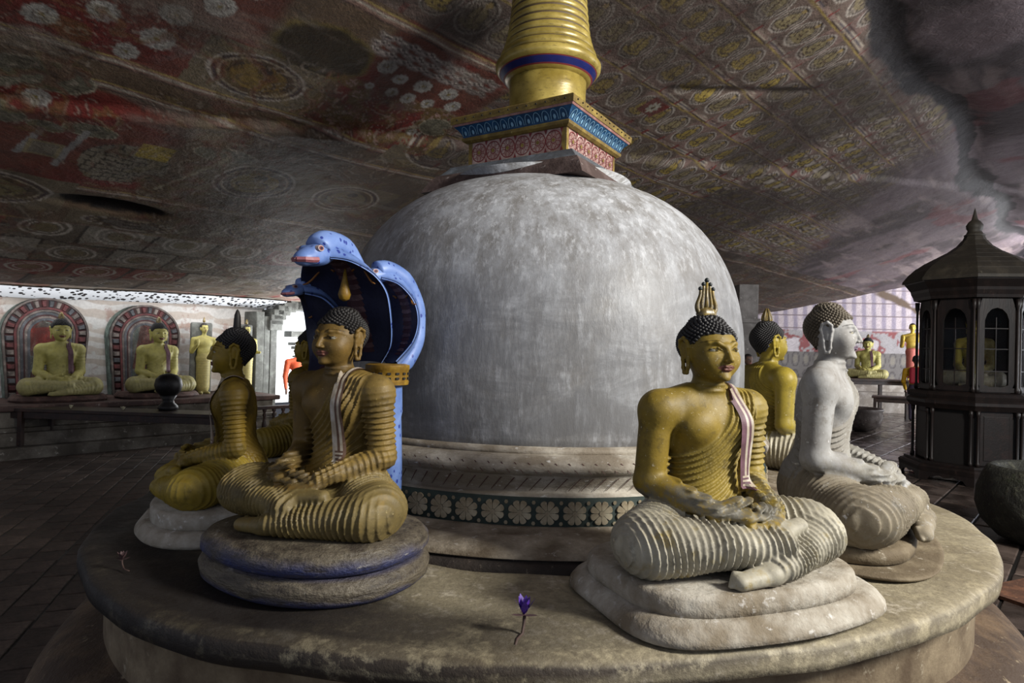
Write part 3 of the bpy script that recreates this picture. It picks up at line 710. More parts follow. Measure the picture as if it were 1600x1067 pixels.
    # bare rock patch, soot, haze of age
    pt = np.sqrt(((u+1.28)/.50)**2+((v-4.95)/.17)**2)+.5*(fbm(u0, v0, 5, 83)-.5); E = put(E, 1-sst(pt, .9, 1.0), (34, 30, 28))
    sk = 1-.65*sst(v, 4.4, 4.9); E = put(E, sst(fbm(u0, v0, .6, 91), .46, .64)*.55*sk, (58, 48, 40)); E = put(E, sst(fbm(u0, v0, 3.1, 93), .5, .68)*.4*sk, (70, 58, 48))
    E = put(E, sst(fbm(u0*.4, v0*2, 2.6, 95), .60, .70)*.35, (136, 128, 118))
    C = C*(1-Lm[:, None])+E*Lm[:, None]
    g_ = C.mean(1, keepdims=True); C = g_*.08+C*.92
    return C*(.74+.36*fbm(u0, v0, 11, 97))[:, None]*np.array([1.0, .98, .98])
def ceil_h(u, v):
    a = 4.4-.275*v; b = 2.36+.05*np.sin(u*.8); d = (a-b)/.25
    z = b+.25*np.logaddexp(0, d)
    z = z+.10*(fbm(u, v, .45, 3)-.47)*sst(7.2-v, 0, 2)+.035*(fbm(u, v, 2.2, 6)-.47)
    z = z+.09*np.exp(-((v+1.42+.12*np.sin(u*1.1))/.22)**2)*sst(u, .8, 2.5)         # the fissure
    z = z-.16*sst(-v, 1.5, 2.4)*sst(u, 1, 3)
    z = z+.10*np.exp(-(((u+1.28)/.5)**2+((v-4.95)/.16)**2)**2)                        # fallen flake of rock
    z = z+.03*np.exp(-((v-.15+.55*(u-2.8))/.09)**2)*band(u, 2.3, 4.0, .3)
    z = z-.05*sst(v+.35*u, 2.45, 2.6)*(1-sst(v+.35*u, 2.6, 4.5))
    return z
def axis_pts(segs):
    out = []
    for a, b, st in segs: out.append(np.arange(a, b, st))
    return np.concatenate(out+[[segs[-1][1]]])
def clean(a): a = np.unique(np.round(a, 5)); return a[np.concatenate([[True], np.diff(a) > .004])]
us = axis_pts([(-6, -3.2, .12), (-3.2, 5.2, CEIL_STEP), (5.2, 9, CEIL_STEP*2.2), (9, 24, .11)])
vs = axis_pts([(-9, -3.2, .16), (-3.2, -1.7, .05), (-1.7, 5.0, CEIL_STEP), (5.0, 9.3, CEIL_STEP*1.9)])
us, vs = clean(us), clean(vs)
UU, VV = np.meshgrid(us, vs, indexing='ij'); u_, v_ = UU.ravel(), VV.ravel()
ZZ = ceil_h(u_, v_); P3 = np.stack([u_*SU[0]+v_*SV[0], u_*SU[1]+v_*SV[1], ZZ], 1)
nu, nv = UU.shape; I = np.arange(nu*nv).reshape(nu, nv)
CF = np.stack([I[:-1, :-1], I[:-1, 1:], I[1:, 1:], I[1:, :-1]], -1).reshape(-1, 4)
t = NT('painted_rock_ceiling'); pc = t.attr('paint'); n1 = t.noise(9, 6, .7); n2 = t.noise(38, 4, .7); n3 = t.noise(2.2, 5, .65, t.coord((1, 1, 1), (0, 0, .7)), .6)
c = t.mix(t.step(n2, .3, .7, 0, .55), pc, t.mix(1.0, pc, (.45, .42, .42, 1), 'MULTIPLY')); c = t.mix(t.step(n1, .58, .72, 0, .45), c, L(60, 52, 46)); c = t.mix(t.step(n3, .60, .72, 0, .35), c, L(120, 112, 110))
t.bump(t.math('ADD', n1, t.math('MULTIPLY', n2, .4)), .55, .03); M_CEIL = t.out(c, .62, 0, .35)
ceil_o = mk('ceiling', P3, CF, M_CEIL, None, True); tag(ceil_o, 'painted sloping rock roof of the cave with rows of seated figures', kind='structure'); set_attr(ceil_o.data, 'paint', paint(u_, v_))
# ================================================================== floor
M_FLOOR = worn('dark_floor_bed', L(32, 28, 26), L(20, 18, 17), L(46, 42, 38), 3, .55, .3, .01)
b = MB()
for (x0, x1, y0, y1) in ((-14, 22, -9, 24),): b.add([(x0, y0, 0), (x1, y0, 0), (x1, y1, 0), (x0, y1, 0)], [(0, 1, 2, 3)])
floor = b.obj('floor', M_FLOOR); tag(floor, 'dark floor of the cave laid with worn stone pavers', kind='structure')
t = NT('paver_stone'); oi = t.n('ShaderNodeObjectInfo').outputs['Random']; n1 = t.noise(4, 5, .6, t.tc.outputs['Object']); n2 = t.noise(40, 3, .6)
at = t.attr('tone'); c = t.mix(t.step(n1, .35, .7), L(62, 53, 48), L(100, 87, 78)); c = t.mix(t.step(n2, .4, .7, 0, .5), c, L(40, 34, 32)); c = t.mix(1.0, c, at, 'MULTIPLY')
t.bump(t.math('ADD', n1, t.math('MULTIPLY', n2, .3)), .5, .012); M_PAVER = t.out(c, t.step(n1, .3, .7, .62, .82), 0, .2)
t = NT('polished_flagstone'); n1 = t.noise(2.5, 5, .6); n2 = t.noise(30, 3, .6); at = t.attr('tone')
c = t.mix(t.step(n1, .35, .7), L(44, 37, 34), L(92, 80, 74)); c = t.mix(1.0, c, at, 'MULTIPLY'); t.bump(t.math('ADD', n1, t.math('MULTIPLY', n2, .3)), .5, .012); M_FLAG = t.out(c, t.step(n1, .35, .65, .12, .38), 0, .6)
TA = math.radians(112); TD = np.array([math.cos(TA), math.sin(TA)]); TE = np.array([TD[1], -TD[0]]); TW, TL = .205, .25
def paver_geo(cx, cy, w, l, rz, h, ch=.008):
    v = []; c_, s_ = math.cos(rz), math.sin(rz)
    for (a, z) in ((0, -.01), (0, h-ch), (ch, h)):
        for sx, sy in ((-1, -1), (1, -1), (1, 1), (-1, 1)):
            x, y = sx*(w/2-a), sy*(l/2-a); v.append((cx+x*c_-y*s_, cy+x*s_+y*c_, z))
    f = [(8, 9, 10, 11)]
    for r_ in (0, 4): f += [(r_+k, r_+(k+1) % 4, r_+4+(k+1) % 4, r_+4+k) for k in range(4)]
    return v, f
tiles = []
for i in range(-60, 90):
    for j in range(-60, 80):
        off = .5*(i % 2)
        p = TE*(i*TW)+TD*((j+off)*TL)
        if np.hypot(*p) < 2.72: continue
        u, v = p@SU, p@SV
        if v > 7.75 or p[0] < -9.5 or p[1] < -2.5 or p[0] > -1.2 or p[1] > 9: continue
        d = p-CAM[:2]; dep = d[1]*math.cos(YAW)+d[0]*math.sin(YAW); lat = d[0]-YAW*d[1]
        if dep < .6 or lat/dep < -.86: continue
        tiles.append((math.hypot(*d), p, i, j))
tiles.sort(key=lambda q: q[0])
variants = []
for k in range(6):
    w_ = TW-.012-.004*(k % 3); l_ = TL-.012-.005*((k*2) % 3); v, f = paver_geo(0, 0, l_, w_, 0, .008, .004)
    me_o = mk('paver', v, f, M_PAVER); tn = .7+.6*RNG.random(); set_attr(me_o.data, 'tone', np.full((12, 3), tn)*np.array([1, .97, .94])); variants.append(me_o.data); bpy.data.objects.remove(me_o)
rest = MB(); rt = []
for n_, (_, p, i, j) in enumerate(tiles):
    if n_ < 300:
        o = bpy.data.objects.new('paver', variants[RNG.integers(6)]); COL.objects.link(o); o.parent = floor
        o.location = (p[0], p[1], RNG.uniform(-.004, .003)); o.rotation_euler = (RNG.uniform(-.012, .012), RNG.uniform(-.012, .012), TA+RNG.uniform(-.02, .02))
    else:
        v, f = paver_geo(p[0], p[1], TL-.014, TW-.014, TA+RNG.uniform(-.02, .02), .008+RNG.uniform(-.003, .003), .004); rest.add(v, f); rt += [.65+.7*RNG.random()]*12
o = rest.obj('distant_pavers', M_PAVER, floor); o['kind'] = 'stuff'; set_attr(o.data, 'tone', np.array(rt)[:, None]*np.ones(3))
# larger polished flags on the right
rest = MB(); rt = []; flags = []
for i in range(-4, 40):
    for j in range(-6, 40):
        p = SU*(i*.62+.31*(j % 2))+SV*(j*.42-6.0)
        if np.hypot(*p) < 3.0 or p[0] < .8 or p[1] < -2.2: continue
        if p[1] > 16.5: continue
        flags.append((math.hypot(p[0]-CAM[0], p[1]-CAM[1]), p))
flags.sort(key=lambda q: q[0]); fm = []
for k in range(5):
    v, f = paver_geo(0, 0, .603-.004*k, .403-.003*k, 0, .010); mo = mk('flagstone', v, f, M_FLAG); set_attr(mo.data, 'tone', np.full((12, 3), .7+.15*k)); fm.append(mo.data); bpy.data.objects.remove(mo)
n_ind = 0
for _, p in flags:
    d = p-CAM[:2]; seen = d[0]/max(d[1], .1) > .40 and d[0]/max(d[1], .1) < .92
    if seen and n_ind < 280:
        o = bpy.data.objects.new('flagstone', fm[RNG.integers(5)]); COL.objects.link(o); o.parent = floor; n_ind += 1
        o.location = (p[0], p[1], RNG.uniform(-.003, .003)); o.rotation_euler = (RNG.uniform(-.004, .004), RNG.uniform(-.004, .004), HALL_ROT)
    else:
        v, f = paver_geo(p[0], p[1], .603, .403, HALL_ROT, .010+RNG.uniform(-.003, .003)); rest.add(v, f); rt += [.7+.6*RNG.random()]*12
o = rest.obj('polished_flagstones', M_FLAG, floor); o['kind'] = 'stuff'; set_attr(o.data, 'tone', np.array(rt)[:, None]*np.ones(3))
# ================================================================== walls
t = NT('painted_back_wall'); wv_ = t.wave(.9, 9, t.coord((1, 1, 1.6)), d='Z'); n1 = t.noise(3, 5, .65); n2 = t.noise(22, 4, .6); g = t.xyz()
c = t.mix(t.step(wv_, .35, .6), L(214, 210, 206), L(194, 182, 172)); c = t.mix(t.step(n1, .58, .64, 0, .6), c, L(160, 122, 110)); c = t.mix(t.step(n1, .36, .42, 1, 0), c, L(206, 204, 200)); c = t.mix(t.step(n2, .4, .7, 0, .25), c, L(130, 120, 112))
t.bump(n1, .4, .02); M_WALL = t.out(c, .8)
def wall_strip(name, pts, z0, z1f, mat, nseg=24, parent=None, thick=.25):
    b = MB(); top = []; bot = []
    for k in range(len(pts)-1):
        for i in range(nseg+(k == len(pts)-2)):
            f = i/nseg; x = pts[k][0]*(1-f)+pts[k+1][0]*f; y = pts[k][1]*(1-f)+pts[k+1][1]*f; bot.append((x, y, z0)); top.append((x, y, z1f(x, y)))
    n = len(bot); b.add(bot+top, [(i, i+1, n+i+1, n+i) for i in range(n-1)])
    return b.obj(name, mat, parent)
def zc(x, y): p = np.array([x, y]); return float(ceil_h(np.array([p@SU]), np.array([p@SV]))[0])+.06
q0 = hall(-5.8, 9.25); q1 = hall(2.62, 9.25); q2 = hall(4.4, 9.25); q3 = hall(15.0, 9.25)
wl = wall_strip('wall_back', [q0[:2], q1[:2]], 0, zc, M_WALL); tag(wl, 'whitish painted back wall behind the haloed statues', kind='structure')
wl = wall_strip('wall_back', [q2[:2], q3[:2]], 0, zc, M_WALL); tag(wl, 'painted back wall beyond the bright opening', kind='structure')
# end wall, painted: striped rows, red ground with pale clouds, dark frieze of niches
E0, E1 = np.array([1.2, 17.6]), np.array([17.5, 16.9]); EL = np.linalg.norm(E1-E0); ED = (E1-E0)/EL
ue = np.arange(0, EL, .035); ze = np.arange(0, 4.7, .035); A, B = np.meshgrid(ue, ze, indexing='ij'); a_, b_ = A.ravel(), B.ravel()
lean = .35*(b_/4.6)**2
EP = np.stack([E0[0]+ED[0]*a_, E0[1]+ED[1]*a_-lean*1.0, b_], 1); I = np.arange(A.size).reshape(A.shape); EF = np.stack([I[:-1, :-1], I[1:, :-1], I[1:, 1:], I[:-1, 1:]], -1).reshape(-1, 4)
K = np.tile(lin((184, 172, 176)), (len(a_), 1)); st = (a_*3.2+.25*b_) % 1; K = put(K, band(st, .0, .45, .08)*(b_ > 2.2)*.8, (128, 120, 140)); K = put(K, band((b_*2.4) % 1, 0, .08, .02)*(b_ > 2.2), (110, 96, 100))
mid = band(b_, 1.72, 2.45, .03); nn = fbm(a_, b_, 2.0, 111); K = put(K, mid, (150, 146, 148)); K = put(K, mid*band(nn, .44, .53, .015), (126, 66, 68)); K = put(K, mid*sst(nn, .56, .58), (186, 178, 182))
low = (b_ < 1.72); nc = (a_*2.9) % 1; K = put(K, low*1.0, (104, 100, 98)); hz = (b_ % .62)/.62; arch = np.sqrt(((nc-.5)/.36)**2+((hz-.4)/.45)**2); K = put(K, low*band(arch, .8, 1.0, .05), (70, 66, 66)); K = put(K, low*(arch < .55)*.6, (130, 124, 112))
rt_ = np.abs(b_-(3.9-.9*(a_-9.6)*.55-.0*(a_)))+.35*(fbm(a_, b_, 2.5, 121)-.5); K = put(K, (1-sst(rt_, .06, .14))*band(a_, 9.8, 12.4, .2), (92, 76, 62))
K = K*(.85+.3*fbm(a_, b_, 6, 125))[:, None]
t = NT('painted_end_wall'); M_END = t.out(t.mix(t.step(t.noise(30, 3, .6), .4, .7, 0, .4), t.attr('paint'), L(90, 84, 84)), .8)
wl = mk('wall_end', EP, EF, M_END, None, True); tag(wl, 'painted end wall with pale rows, red ground and a dark lower frieze', kind='structure'); set_attr(wl.data, 'paint', K)
c0 = hall(-.2, 8.35, 2.18); c1 = hall(-.2, 9.25, 1.5)
l_o = area('wall_fill_light', c0, c1, 4.4, .08, 26, (.96, .98, 1)); l_o.rotation_euler = (Matrix.Rotation(HALL_ROT, 3, 'Z') @ Matrix.Rotation(math.radians(60), 3, 'X')).to_euler()  # added light, unseen itself, brightening the wall behind the halos
c0 = hall(.2, 9.1, 1.0); c1 = hall(.2, 9.2, 1.6)
# square stone pillar by the dome, far off
b = MB(); b.box((4.62, 10.0, 1.55), (.42, .42, 3.2)); b.box((4.62, 10.0, .12), (.56, .56, .24)); b.box((4.62, 10.0, 2.35), (.50, .50, .10))
o = b.obj('trim_1', worn('grey_pillar_plaster', L(132, 128, 126), L(92, 88, 86), L(160, 156, 152), 3, .8, .3, .01), bevel=.012); tag(o, 'square grey plastered pillar reaching the cave roof', kind='structure')
# ================================================================== opening in the back wall: daylight
t = NT('daylight_sky'); em = t.n('ShaderNodeEmission'); em.inputs[0].default_value = (.93, .97, 1, 1); em.inputs[1].default_value = 2.6; t.t.links.new(em.outputs[0], t.t.nodes['Material Output'].inputs[0]); M_SKYLIT = t.mat
b = MB(); p0 = np.array(hall(2.2, 9.9)); p1 = np.array(hall(4.9, 9.9)); b.add([(p0[0], p0[1], .35), (p1[0], p1[1], .35), (p1[0], p1[1], 2.3), (p0[0], p0[1], 2.3)], [(0, 1, 2, 3)])
o = b.obj('window_1', M_SKYLIT); tag(o, 'bright daylight opening in the back wall behind the naga statue', kind='structure')
M_JAMB = worn('grey_moulded_jamb', L(126, 128, 122), L(84, 84, 80), L(160, 160, 152), 6, .75, .3, .01)
b = MB()
for (u, w_, zt) in ((2.30, .16, 2.2), (2.46, .12, 2.12), (2.60, .14, 2.2)): c = hall(u, 9.0); b.box((c[0], c[1], zt/2), (w_, .5-.1*(u > 2.4), zt), HALL_ROT)
for k in range(7):
    a = math.pi/2*k/6; c = hall(2.62+.62*(1-math.cos(a))*.9, 9.0); b.box((c[0], c[1], 1.95+.42*math.sin(a)), (.26, .5, .20), HALL_ROT)
o = b.obj('door_1', M_JAMB, bevel=.015); tag(o, 'grey moulded jamb and arch beside the bright opening', kind='structure')
b = MB(); c = hall(3.45, 9.3); b.box((c[0], c[1], 1.0), (.16, .2, 1.1), HALL_ROT); b.box((c[0], c[1], 1.60), (.42, .3, .06), HALL_ROT); b.box((c[0], c[1], 1.52), (.30, .26, .06), HALL_ROT); b.box((c[0], c[1], .5), (.34, .3, .22), HALL_ROT); b.box((c[0], c[1], 1.80), (.6, .3, .12), HALL_ROT); b.box((c[0], c[1], 1.34), (.24, .24, .04), HALL_ROT)
o = b.obj('trim_2', M_JAMB, bevel=.01); tag(o, 'small grey pier with a stepped capital standing in the bright opening', kind='structure')
# dotted cloth border along the top of the back wall
t = NT('dotted_border'); vo = t.voronoi(13, t.coord((1, 1, 1))); c = t.mix(t.step(vo, .34, .42), L(40, 36, 38), L(214, 216, 220)); M_DOT = t.out(c, .8)
b = MB()
for i in range(60):
    u0 = -5+i*.13; u1 = u0+.13
    pa, pb = hall(u0, 9.0), hall(u1, 9.0); pc_, pd_ = hall(u0, 8.7), hall(u1, 8.7); za, zb = zc(*pa[:2])-.22, zc(*pc_[:2])-.085
    b.add([(pa[0], pa[1], za), (pb[0], pb[1], za), (pd_[0], pd_[1], zb), (pc_[0], pc_[1], zb)], [(0, 1, 2, 3)])
o = b.obj('trim_3', M_DOT); tag(o, 'white border with black dots along the top of the back wall', kind='structure')
# ================================================================== round platform
ang = np.array([-165, -158, -146.7, -140.6, -130.8, -126, -120.7, -113.8, -108.5, -100.3, -90, -82, -72.8, -56.5, -49, -40.6, -33.6, -23.5, -13.4, -7, 40, 90, 140, 180, 195])
rad = np.array([2.44, 2.50, 2.57, 2.635, 2.675, 2.69, 2.698, 2.69, 2.66, 2.628, 2.606, 2.56, 2.535, 2.543, 2.568, 2.597, 2.59, 2.60, 2.62, 2.57, 2.5, 2.5, 2.45, 2.40, 2.44])
def prad(a):
    d = math.degrees(a); d = (d+165) % 360-165
    return float(np.interp(d, ang, rad))
def platform_plan(a): return sum(prad(a+math.radians(k)) for k in (-4, -2, 0, 2, 4))/5
t = NT('platform_plaster'); g = t.sep(t.attr('edge')); n1 = t.noise(1.6, 6, .65); n2 = t.noise(9, 6, .75); n3 = t.noise(45, 4, .65)
n4 = t.noise(3.2, 6, .7, t.coord((1, 1.7, 1), (0, 0, .5)))
c = t.mix(t.step(n1, .35, .68), L(136, 126, 102), L(174, 164, 138)); c = t.mix(t.step(n2, .56, .64, 0, .75), c, L(198, 188, 168)); c = t.mix(t.step(n4, .55, .68, 0, .38), c, L(76, 64, 50))
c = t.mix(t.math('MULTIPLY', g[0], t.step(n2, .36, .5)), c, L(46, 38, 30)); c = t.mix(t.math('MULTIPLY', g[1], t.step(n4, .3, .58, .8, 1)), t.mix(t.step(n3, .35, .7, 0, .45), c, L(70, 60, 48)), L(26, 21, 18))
t.bump(t.math('ADD', n2, t.math('MULTIPLY', n3, .35)), .6, .012); M_PLAT = t.out(c, t.step(n2, .3, .7, .5, .8), 0, .35)
prof = [(-2.62, .72), (-2.0, .722), (-1.4, .723), (-1.0, .722), (-.75, .721), (-.6, .7205), (-.48, .72), (-.38, .72), (-.30, .72), (-.22, .72), (-.15, .72), (-.10, .719), (-.06, .718), (-.03, .714), (-.012, .708), (0, .695), (.002, .66), (-.004, .63), (-.03, .612), (-.075, .605), (-.09, .58), (-.095, .5), (-.10, .40), (-.10, .34), (-.06, .325), (.02, .31), (.10, .26), (.17, .18), (.21, .09), (.22, 0)]
n = 288; vv = []; ed = []
for (g_, z) in prof:
    for k in range(n):
        a = 2*math.pi*k/n; q = max(.02, platform_plan(a)+g_)
        wob = .010*math.sin(a*17+z*9)*math.sin(a*5) + .006*math.sin(a*41)
        if -.2 < g_ < .05 and z > .6: q += wob*.5
        zz = z+(.007*math.sin(q*5+a*7)+.004*math.sin(a*23))*(z > .6)
        vv.append((q*math.cos(a), q*math.sin(a), zz))
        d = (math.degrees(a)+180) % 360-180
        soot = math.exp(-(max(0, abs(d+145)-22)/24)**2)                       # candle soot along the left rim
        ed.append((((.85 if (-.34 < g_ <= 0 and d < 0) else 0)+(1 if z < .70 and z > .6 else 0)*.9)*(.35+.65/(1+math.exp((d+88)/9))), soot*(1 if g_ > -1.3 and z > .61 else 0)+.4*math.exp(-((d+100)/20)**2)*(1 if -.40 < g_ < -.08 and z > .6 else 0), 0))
ff = [(i*n+k, i*n+(k+1) % n, (i+1)*n+(k+1) % n, (i+1)*n+k) for i in range(len(prof)-1) for k in range(n)]
ff = [f[::-1] for f in ff]; ff.append(tuple(range(n)))
top_n = 16
plat = empty('round_platform', (0, 0, 0), 0, 'large round plastered platform that carries the dome and the ring of seated statues', 'platform')
# split into slab, drum and flared foot
def band_obj(name, i0, i1, mat, cap=False):
    v = vv[i0*n:(i1+1)*n]; f = [(i*n+k, (i+1)*n+k, (i+1)*n+(k+1) % n, i*n+(k+1) % n) for i in range(i1-i0) for k in range(n)]
    if cap: f.append(tuple(range(n)))
    o = mk(name, v, f, mat, plat, True); set_attr(o.data, 'edge', np.array(ed[i0*n:(i1+1)*n])); return o
M_DRUM = worn('drum_limewash', L(126, 112, 90), L(76, 62, 46), L(150, 140, 120), 4, .8, .5, .008, dk=.36)
M_FOOT = worn('foot_brown_plaster', L(104, 84, 62), L(56, 42, 30), L(138, 124, 100), 4, .75, .6, .012, dk=.45)
band_obj('slab', 0, 19, M_PLAT, True); o1 = band_obj('drum', 19, 23, M_DRUM); o2 = band_obj('flared_foot', 23, 29, M_FOOT)
# ================================================================== stupa
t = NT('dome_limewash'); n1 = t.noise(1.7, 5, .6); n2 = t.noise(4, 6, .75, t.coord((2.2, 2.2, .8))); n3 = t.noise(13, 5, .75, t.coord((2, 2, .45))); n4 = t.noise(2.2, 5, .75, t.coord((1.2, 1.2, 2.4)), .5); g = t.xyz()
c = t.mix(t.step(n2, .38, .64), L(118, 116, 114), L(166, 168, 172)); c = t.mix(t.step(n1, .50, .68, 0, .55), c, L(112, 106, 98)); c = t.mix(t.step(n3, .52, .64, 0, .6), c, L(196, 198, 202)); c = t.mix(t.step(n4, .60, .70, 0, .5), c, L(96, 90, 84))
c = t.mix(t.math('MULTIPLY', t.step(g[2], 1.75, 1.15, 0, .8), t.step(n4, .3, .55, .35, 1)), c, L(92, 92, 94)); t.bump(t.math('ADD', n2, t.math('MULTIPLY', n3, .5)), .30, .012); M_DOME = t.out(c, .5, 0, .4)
M_MOULD = worn('moulding_limewash', L(182, 176, 164), L(116, 106, 92), L(206, 204, 200), 4, .7, .5, .010, dk=.44, stretch=(1, 1, 2))
stupa = empty('stupa', (0, 0, .715), 0, 'tall whitewashed dome shrine with a painted box and gilded spire', 'shrine')
ZB = .715
def srel(p): return [(r, z-ZB) for r, z in p]
dome = [(1.345, 1.13), (1.36, 1.20), (1.362, 1.36), (1.362, 1.50)]
for k in range(1, 25):
    s_ = k/24; dome.append((1.362*(1-s_**2.5)**(1/2.5) if s_ < 1 else .02, 1.50+1.275*s_))
dd = []
for i in range(len(dome)-1): dd.append(dome[i])
dd += [(.62, 2.765), (.3, 2.775), (.02, 2.778)]
dd = sorted(set(dd), key=lambda q: (q[1], -q[0]))
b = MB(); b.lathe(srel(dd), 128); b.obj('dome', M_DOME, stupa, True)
b = MB(); b.lathe(srel([(1.30, 1.12), (1.395, 1.125), (1.405, 1.145), (1.39, 1.16), (1.30, 1.165)]), 128, cap=False)
b.lathe(srel([(1.34, 1.135), (1.45, 1.132), (1.495, 1.115), (1.515, 1.09), (1.51, 1.065), (1.48, 1.045)]), 128, cap=False); b.obj('roll_moulding', M_MOULD, stupa, True)
b = MB(); b.lathe(srel([(1.48, 1.047), (1.475, 1.03), (1.455, .99), (1.445, .965), (1.465, .958), (1.478, .952), (1.478, .94)]), 128, cap=False); b.obj('cove', M_MOULD, stupa, True)
# red hatching strokes on roll and cove
M_HATCH = plain('faded_red_hatching', L(86, 58, 52), .8, nz=.5, scale=60)
b = MB()
for k in range(150):
    a = 2*math.pi*k/150
    for (r0, z0, r1, z1, da) in ((1.500, 1.110, 1.513, 1.062, .030), (1.478, 1.035, 1.448, .970, -.036)):
        P = []
        for s_ in range(4):
            q = s_/3; rr_ = (r0+(r1-r0)*q)+.004+(.008*math.sin(q*math.pi) if r0 > 1.5 else .0); zz_ = z0+(z1-z0)*q-ZB; aa = a+da*q; w_ = .0022*(1-.5*q)
            P += [((rr_)*math.cos(aa-w_), rr_*math.sin(aa-w_), zz_), (rr_*math.cos(aa+w_), rr_*math.sin(aa+w_), zz_)]
        b.add(P, [(0, 1, 3, 2), (2, 3, 5, 4), (4, 5, 7, 6)])
o = b.obj('hatching', M_HATCH, stupa); o['kind'] = 'stuff'
# flower band: dark green ground with eight-petalled flowers in relief
M_BAND = plain('flower_band_green', L(44, 56, 52), .8, nz=.4); M_PETAL = worn('petal_cream', L(176, 168, 146), L(130, 118, 96), L(196, 190, 172), 12, .8, .3, .003)
b = MB(); b.lathe(srel([(1.475, .946), (1.500, .943), (1.500, .818), (1.50, .812)]), 128, cap=False); fb = b.obj('flower_band', M_BAND, stupa, True)
NF = 74; R_ = 1.502
def on_cyl(a0, x, z, d): aa = a0+x/R_; return ((R_+d)*math.cos(aa), (R_+d)*math.sin(aa), .879-ZB+z)
fb_me = None
for k in range(NF):
    b = MB()
    for p_ in range(8):
        an = 2*math.pi*(p_+.5)/8; rr_ = .0500; hw = .385
        pts = [(.013, -.36), (.036, -hw), (rr_+.001, -hw*.86), (rr_+.006, -hw*.45), (rr_+.007, 0), (rr_+.006, hw*.45), (rr_+.001, hw*.86), (.036, hw), (.013, .36)]
        o2 = [(q*math.cos(an+t_*.95), q*math.sin(an+t_*.95)) for q, t_ in pts]
        m_ = len(o2); V_ = [on_cyl(0, x, z, .0005) for x, z in o2]+[on_cyl(0, x*.97, z*.97, .006) for x, z in o2]
        b.add(V_, [tuple(range(m_, 2*m_))]+[(i, (i+1) % m_, m_+(i+1) % m_, m_+i) for i in range(m_)])
    ce = [(.0125*math.cos(i*math.pi/4), .0125*math.sin(i*math.pi/4)) for i in range(8)]; b.add([on_cyl(0, x, z, .009) for x, z in ce], [tuple(range(8))])
    for sx in (-1, 1):
        for sz in (-1, 1):
            ce = [(.0635*sx+.009*math.cos(i*math.pi/3), .048*sz+.010*math.sin(i*math.pi/3)) for i in range(6)]; b.add([on_cyl(0, x, z, .004) for x, z in ce], [tuple(range(6))])
    if fb_me is None: o = b.obj('flower', M_PETAL, fb); fb_me = o.data
    else: o = bpy.data.objects.new('flower', fb_me); COL.objects.link(o); o.parent = fb
    o.rotation_euler = (0, 0, 2*math.pi*k/NF)
    if k == 0: pass
M_STEP = worn('foot_moulding', L(172, 162, 144), L(96, 84, 68), L(202, 198, 190), 4, .75, .6, .012, dk=.42, stretch=(1, 1, 2))
b = MB(); b.lathe(srel([(1.49, .816), (1.53, .814), (1.60, .806), (1.66, .812), (1.72, .808), (1.775, .795), (1.80, .778), (1.812, .762)]), 160, cap=False); b.obj('lower_moulding', M_STEP, stupa, True)
b = MB(); b.lathe(srel([(1.812, .764), (1.79, .758), (1.79, .750), (1.83, .748), (1.845, .735), (1.848, .715)]), 160, cap=False); b.obj('plinth_ring', worn('plinth_dark', L(62, 52, 44), L(36, 30, 26), L(110, 100, 88), 5, .8, .6, .01), stupa, True)
# harmika: painted box, turned so that one corner points to the right front
HA = math.radians(-30); HZ = 2.70
M_YEL = worn('ochre_paint', L(150, 128, 62), L(100, 82, 40), L(176, 160, 100), 12, .6, .25, .003); M_PINK = worn('pink_paint', L(172, 136, 128), L(130, 90, 84), L(190, 166, 158), 14, .6, .2, .002)
M_BLUE = worn('blue_paint', L(34, 84, 126), L(22, 54, 84), L(60, 110, 150), 14, .5, .25, .003); M_GREYB = worn('grey_blue_paint', L(110, 118, 126), L(76, 78, 82), L(150, 154, 160), 9, .7, .3, .004)
M_RED = plain('dark_red_paint', L(112, 40, 44), .6); M_LBLUE = plain('light_blue_line', L(120, 160, 186), .6); M_CREAM = worn('cream_paint', L(186, 168, 160), L(150, 120, 112), L(200, 190, 184), 14, .7, .2, .002); M_DKHOLE = plain('dark_hole', L(30, 26, 22), .8)
box = None
def sq(b_, levels, m=0):
    vv_ = []; ff_ = []
    for (h_, z) in levels: vv_ += [(-h_, -h_, z), (h_, -h_, z), (h_, h_, z), (-h_, h_, z)]
    for i in range(len(levels)-1): ff_ += [(i*4+k, i*4+(k+1) % 4, (i+1)*4+(k+1) % 4, (i+1)*4+k) for k in range(4)]
    ff_ += [(3, 2, 1, 0), tuple(range(4*len(levels)-4, 4*len(levels)))]; b_.add(vv_, ff_, m)

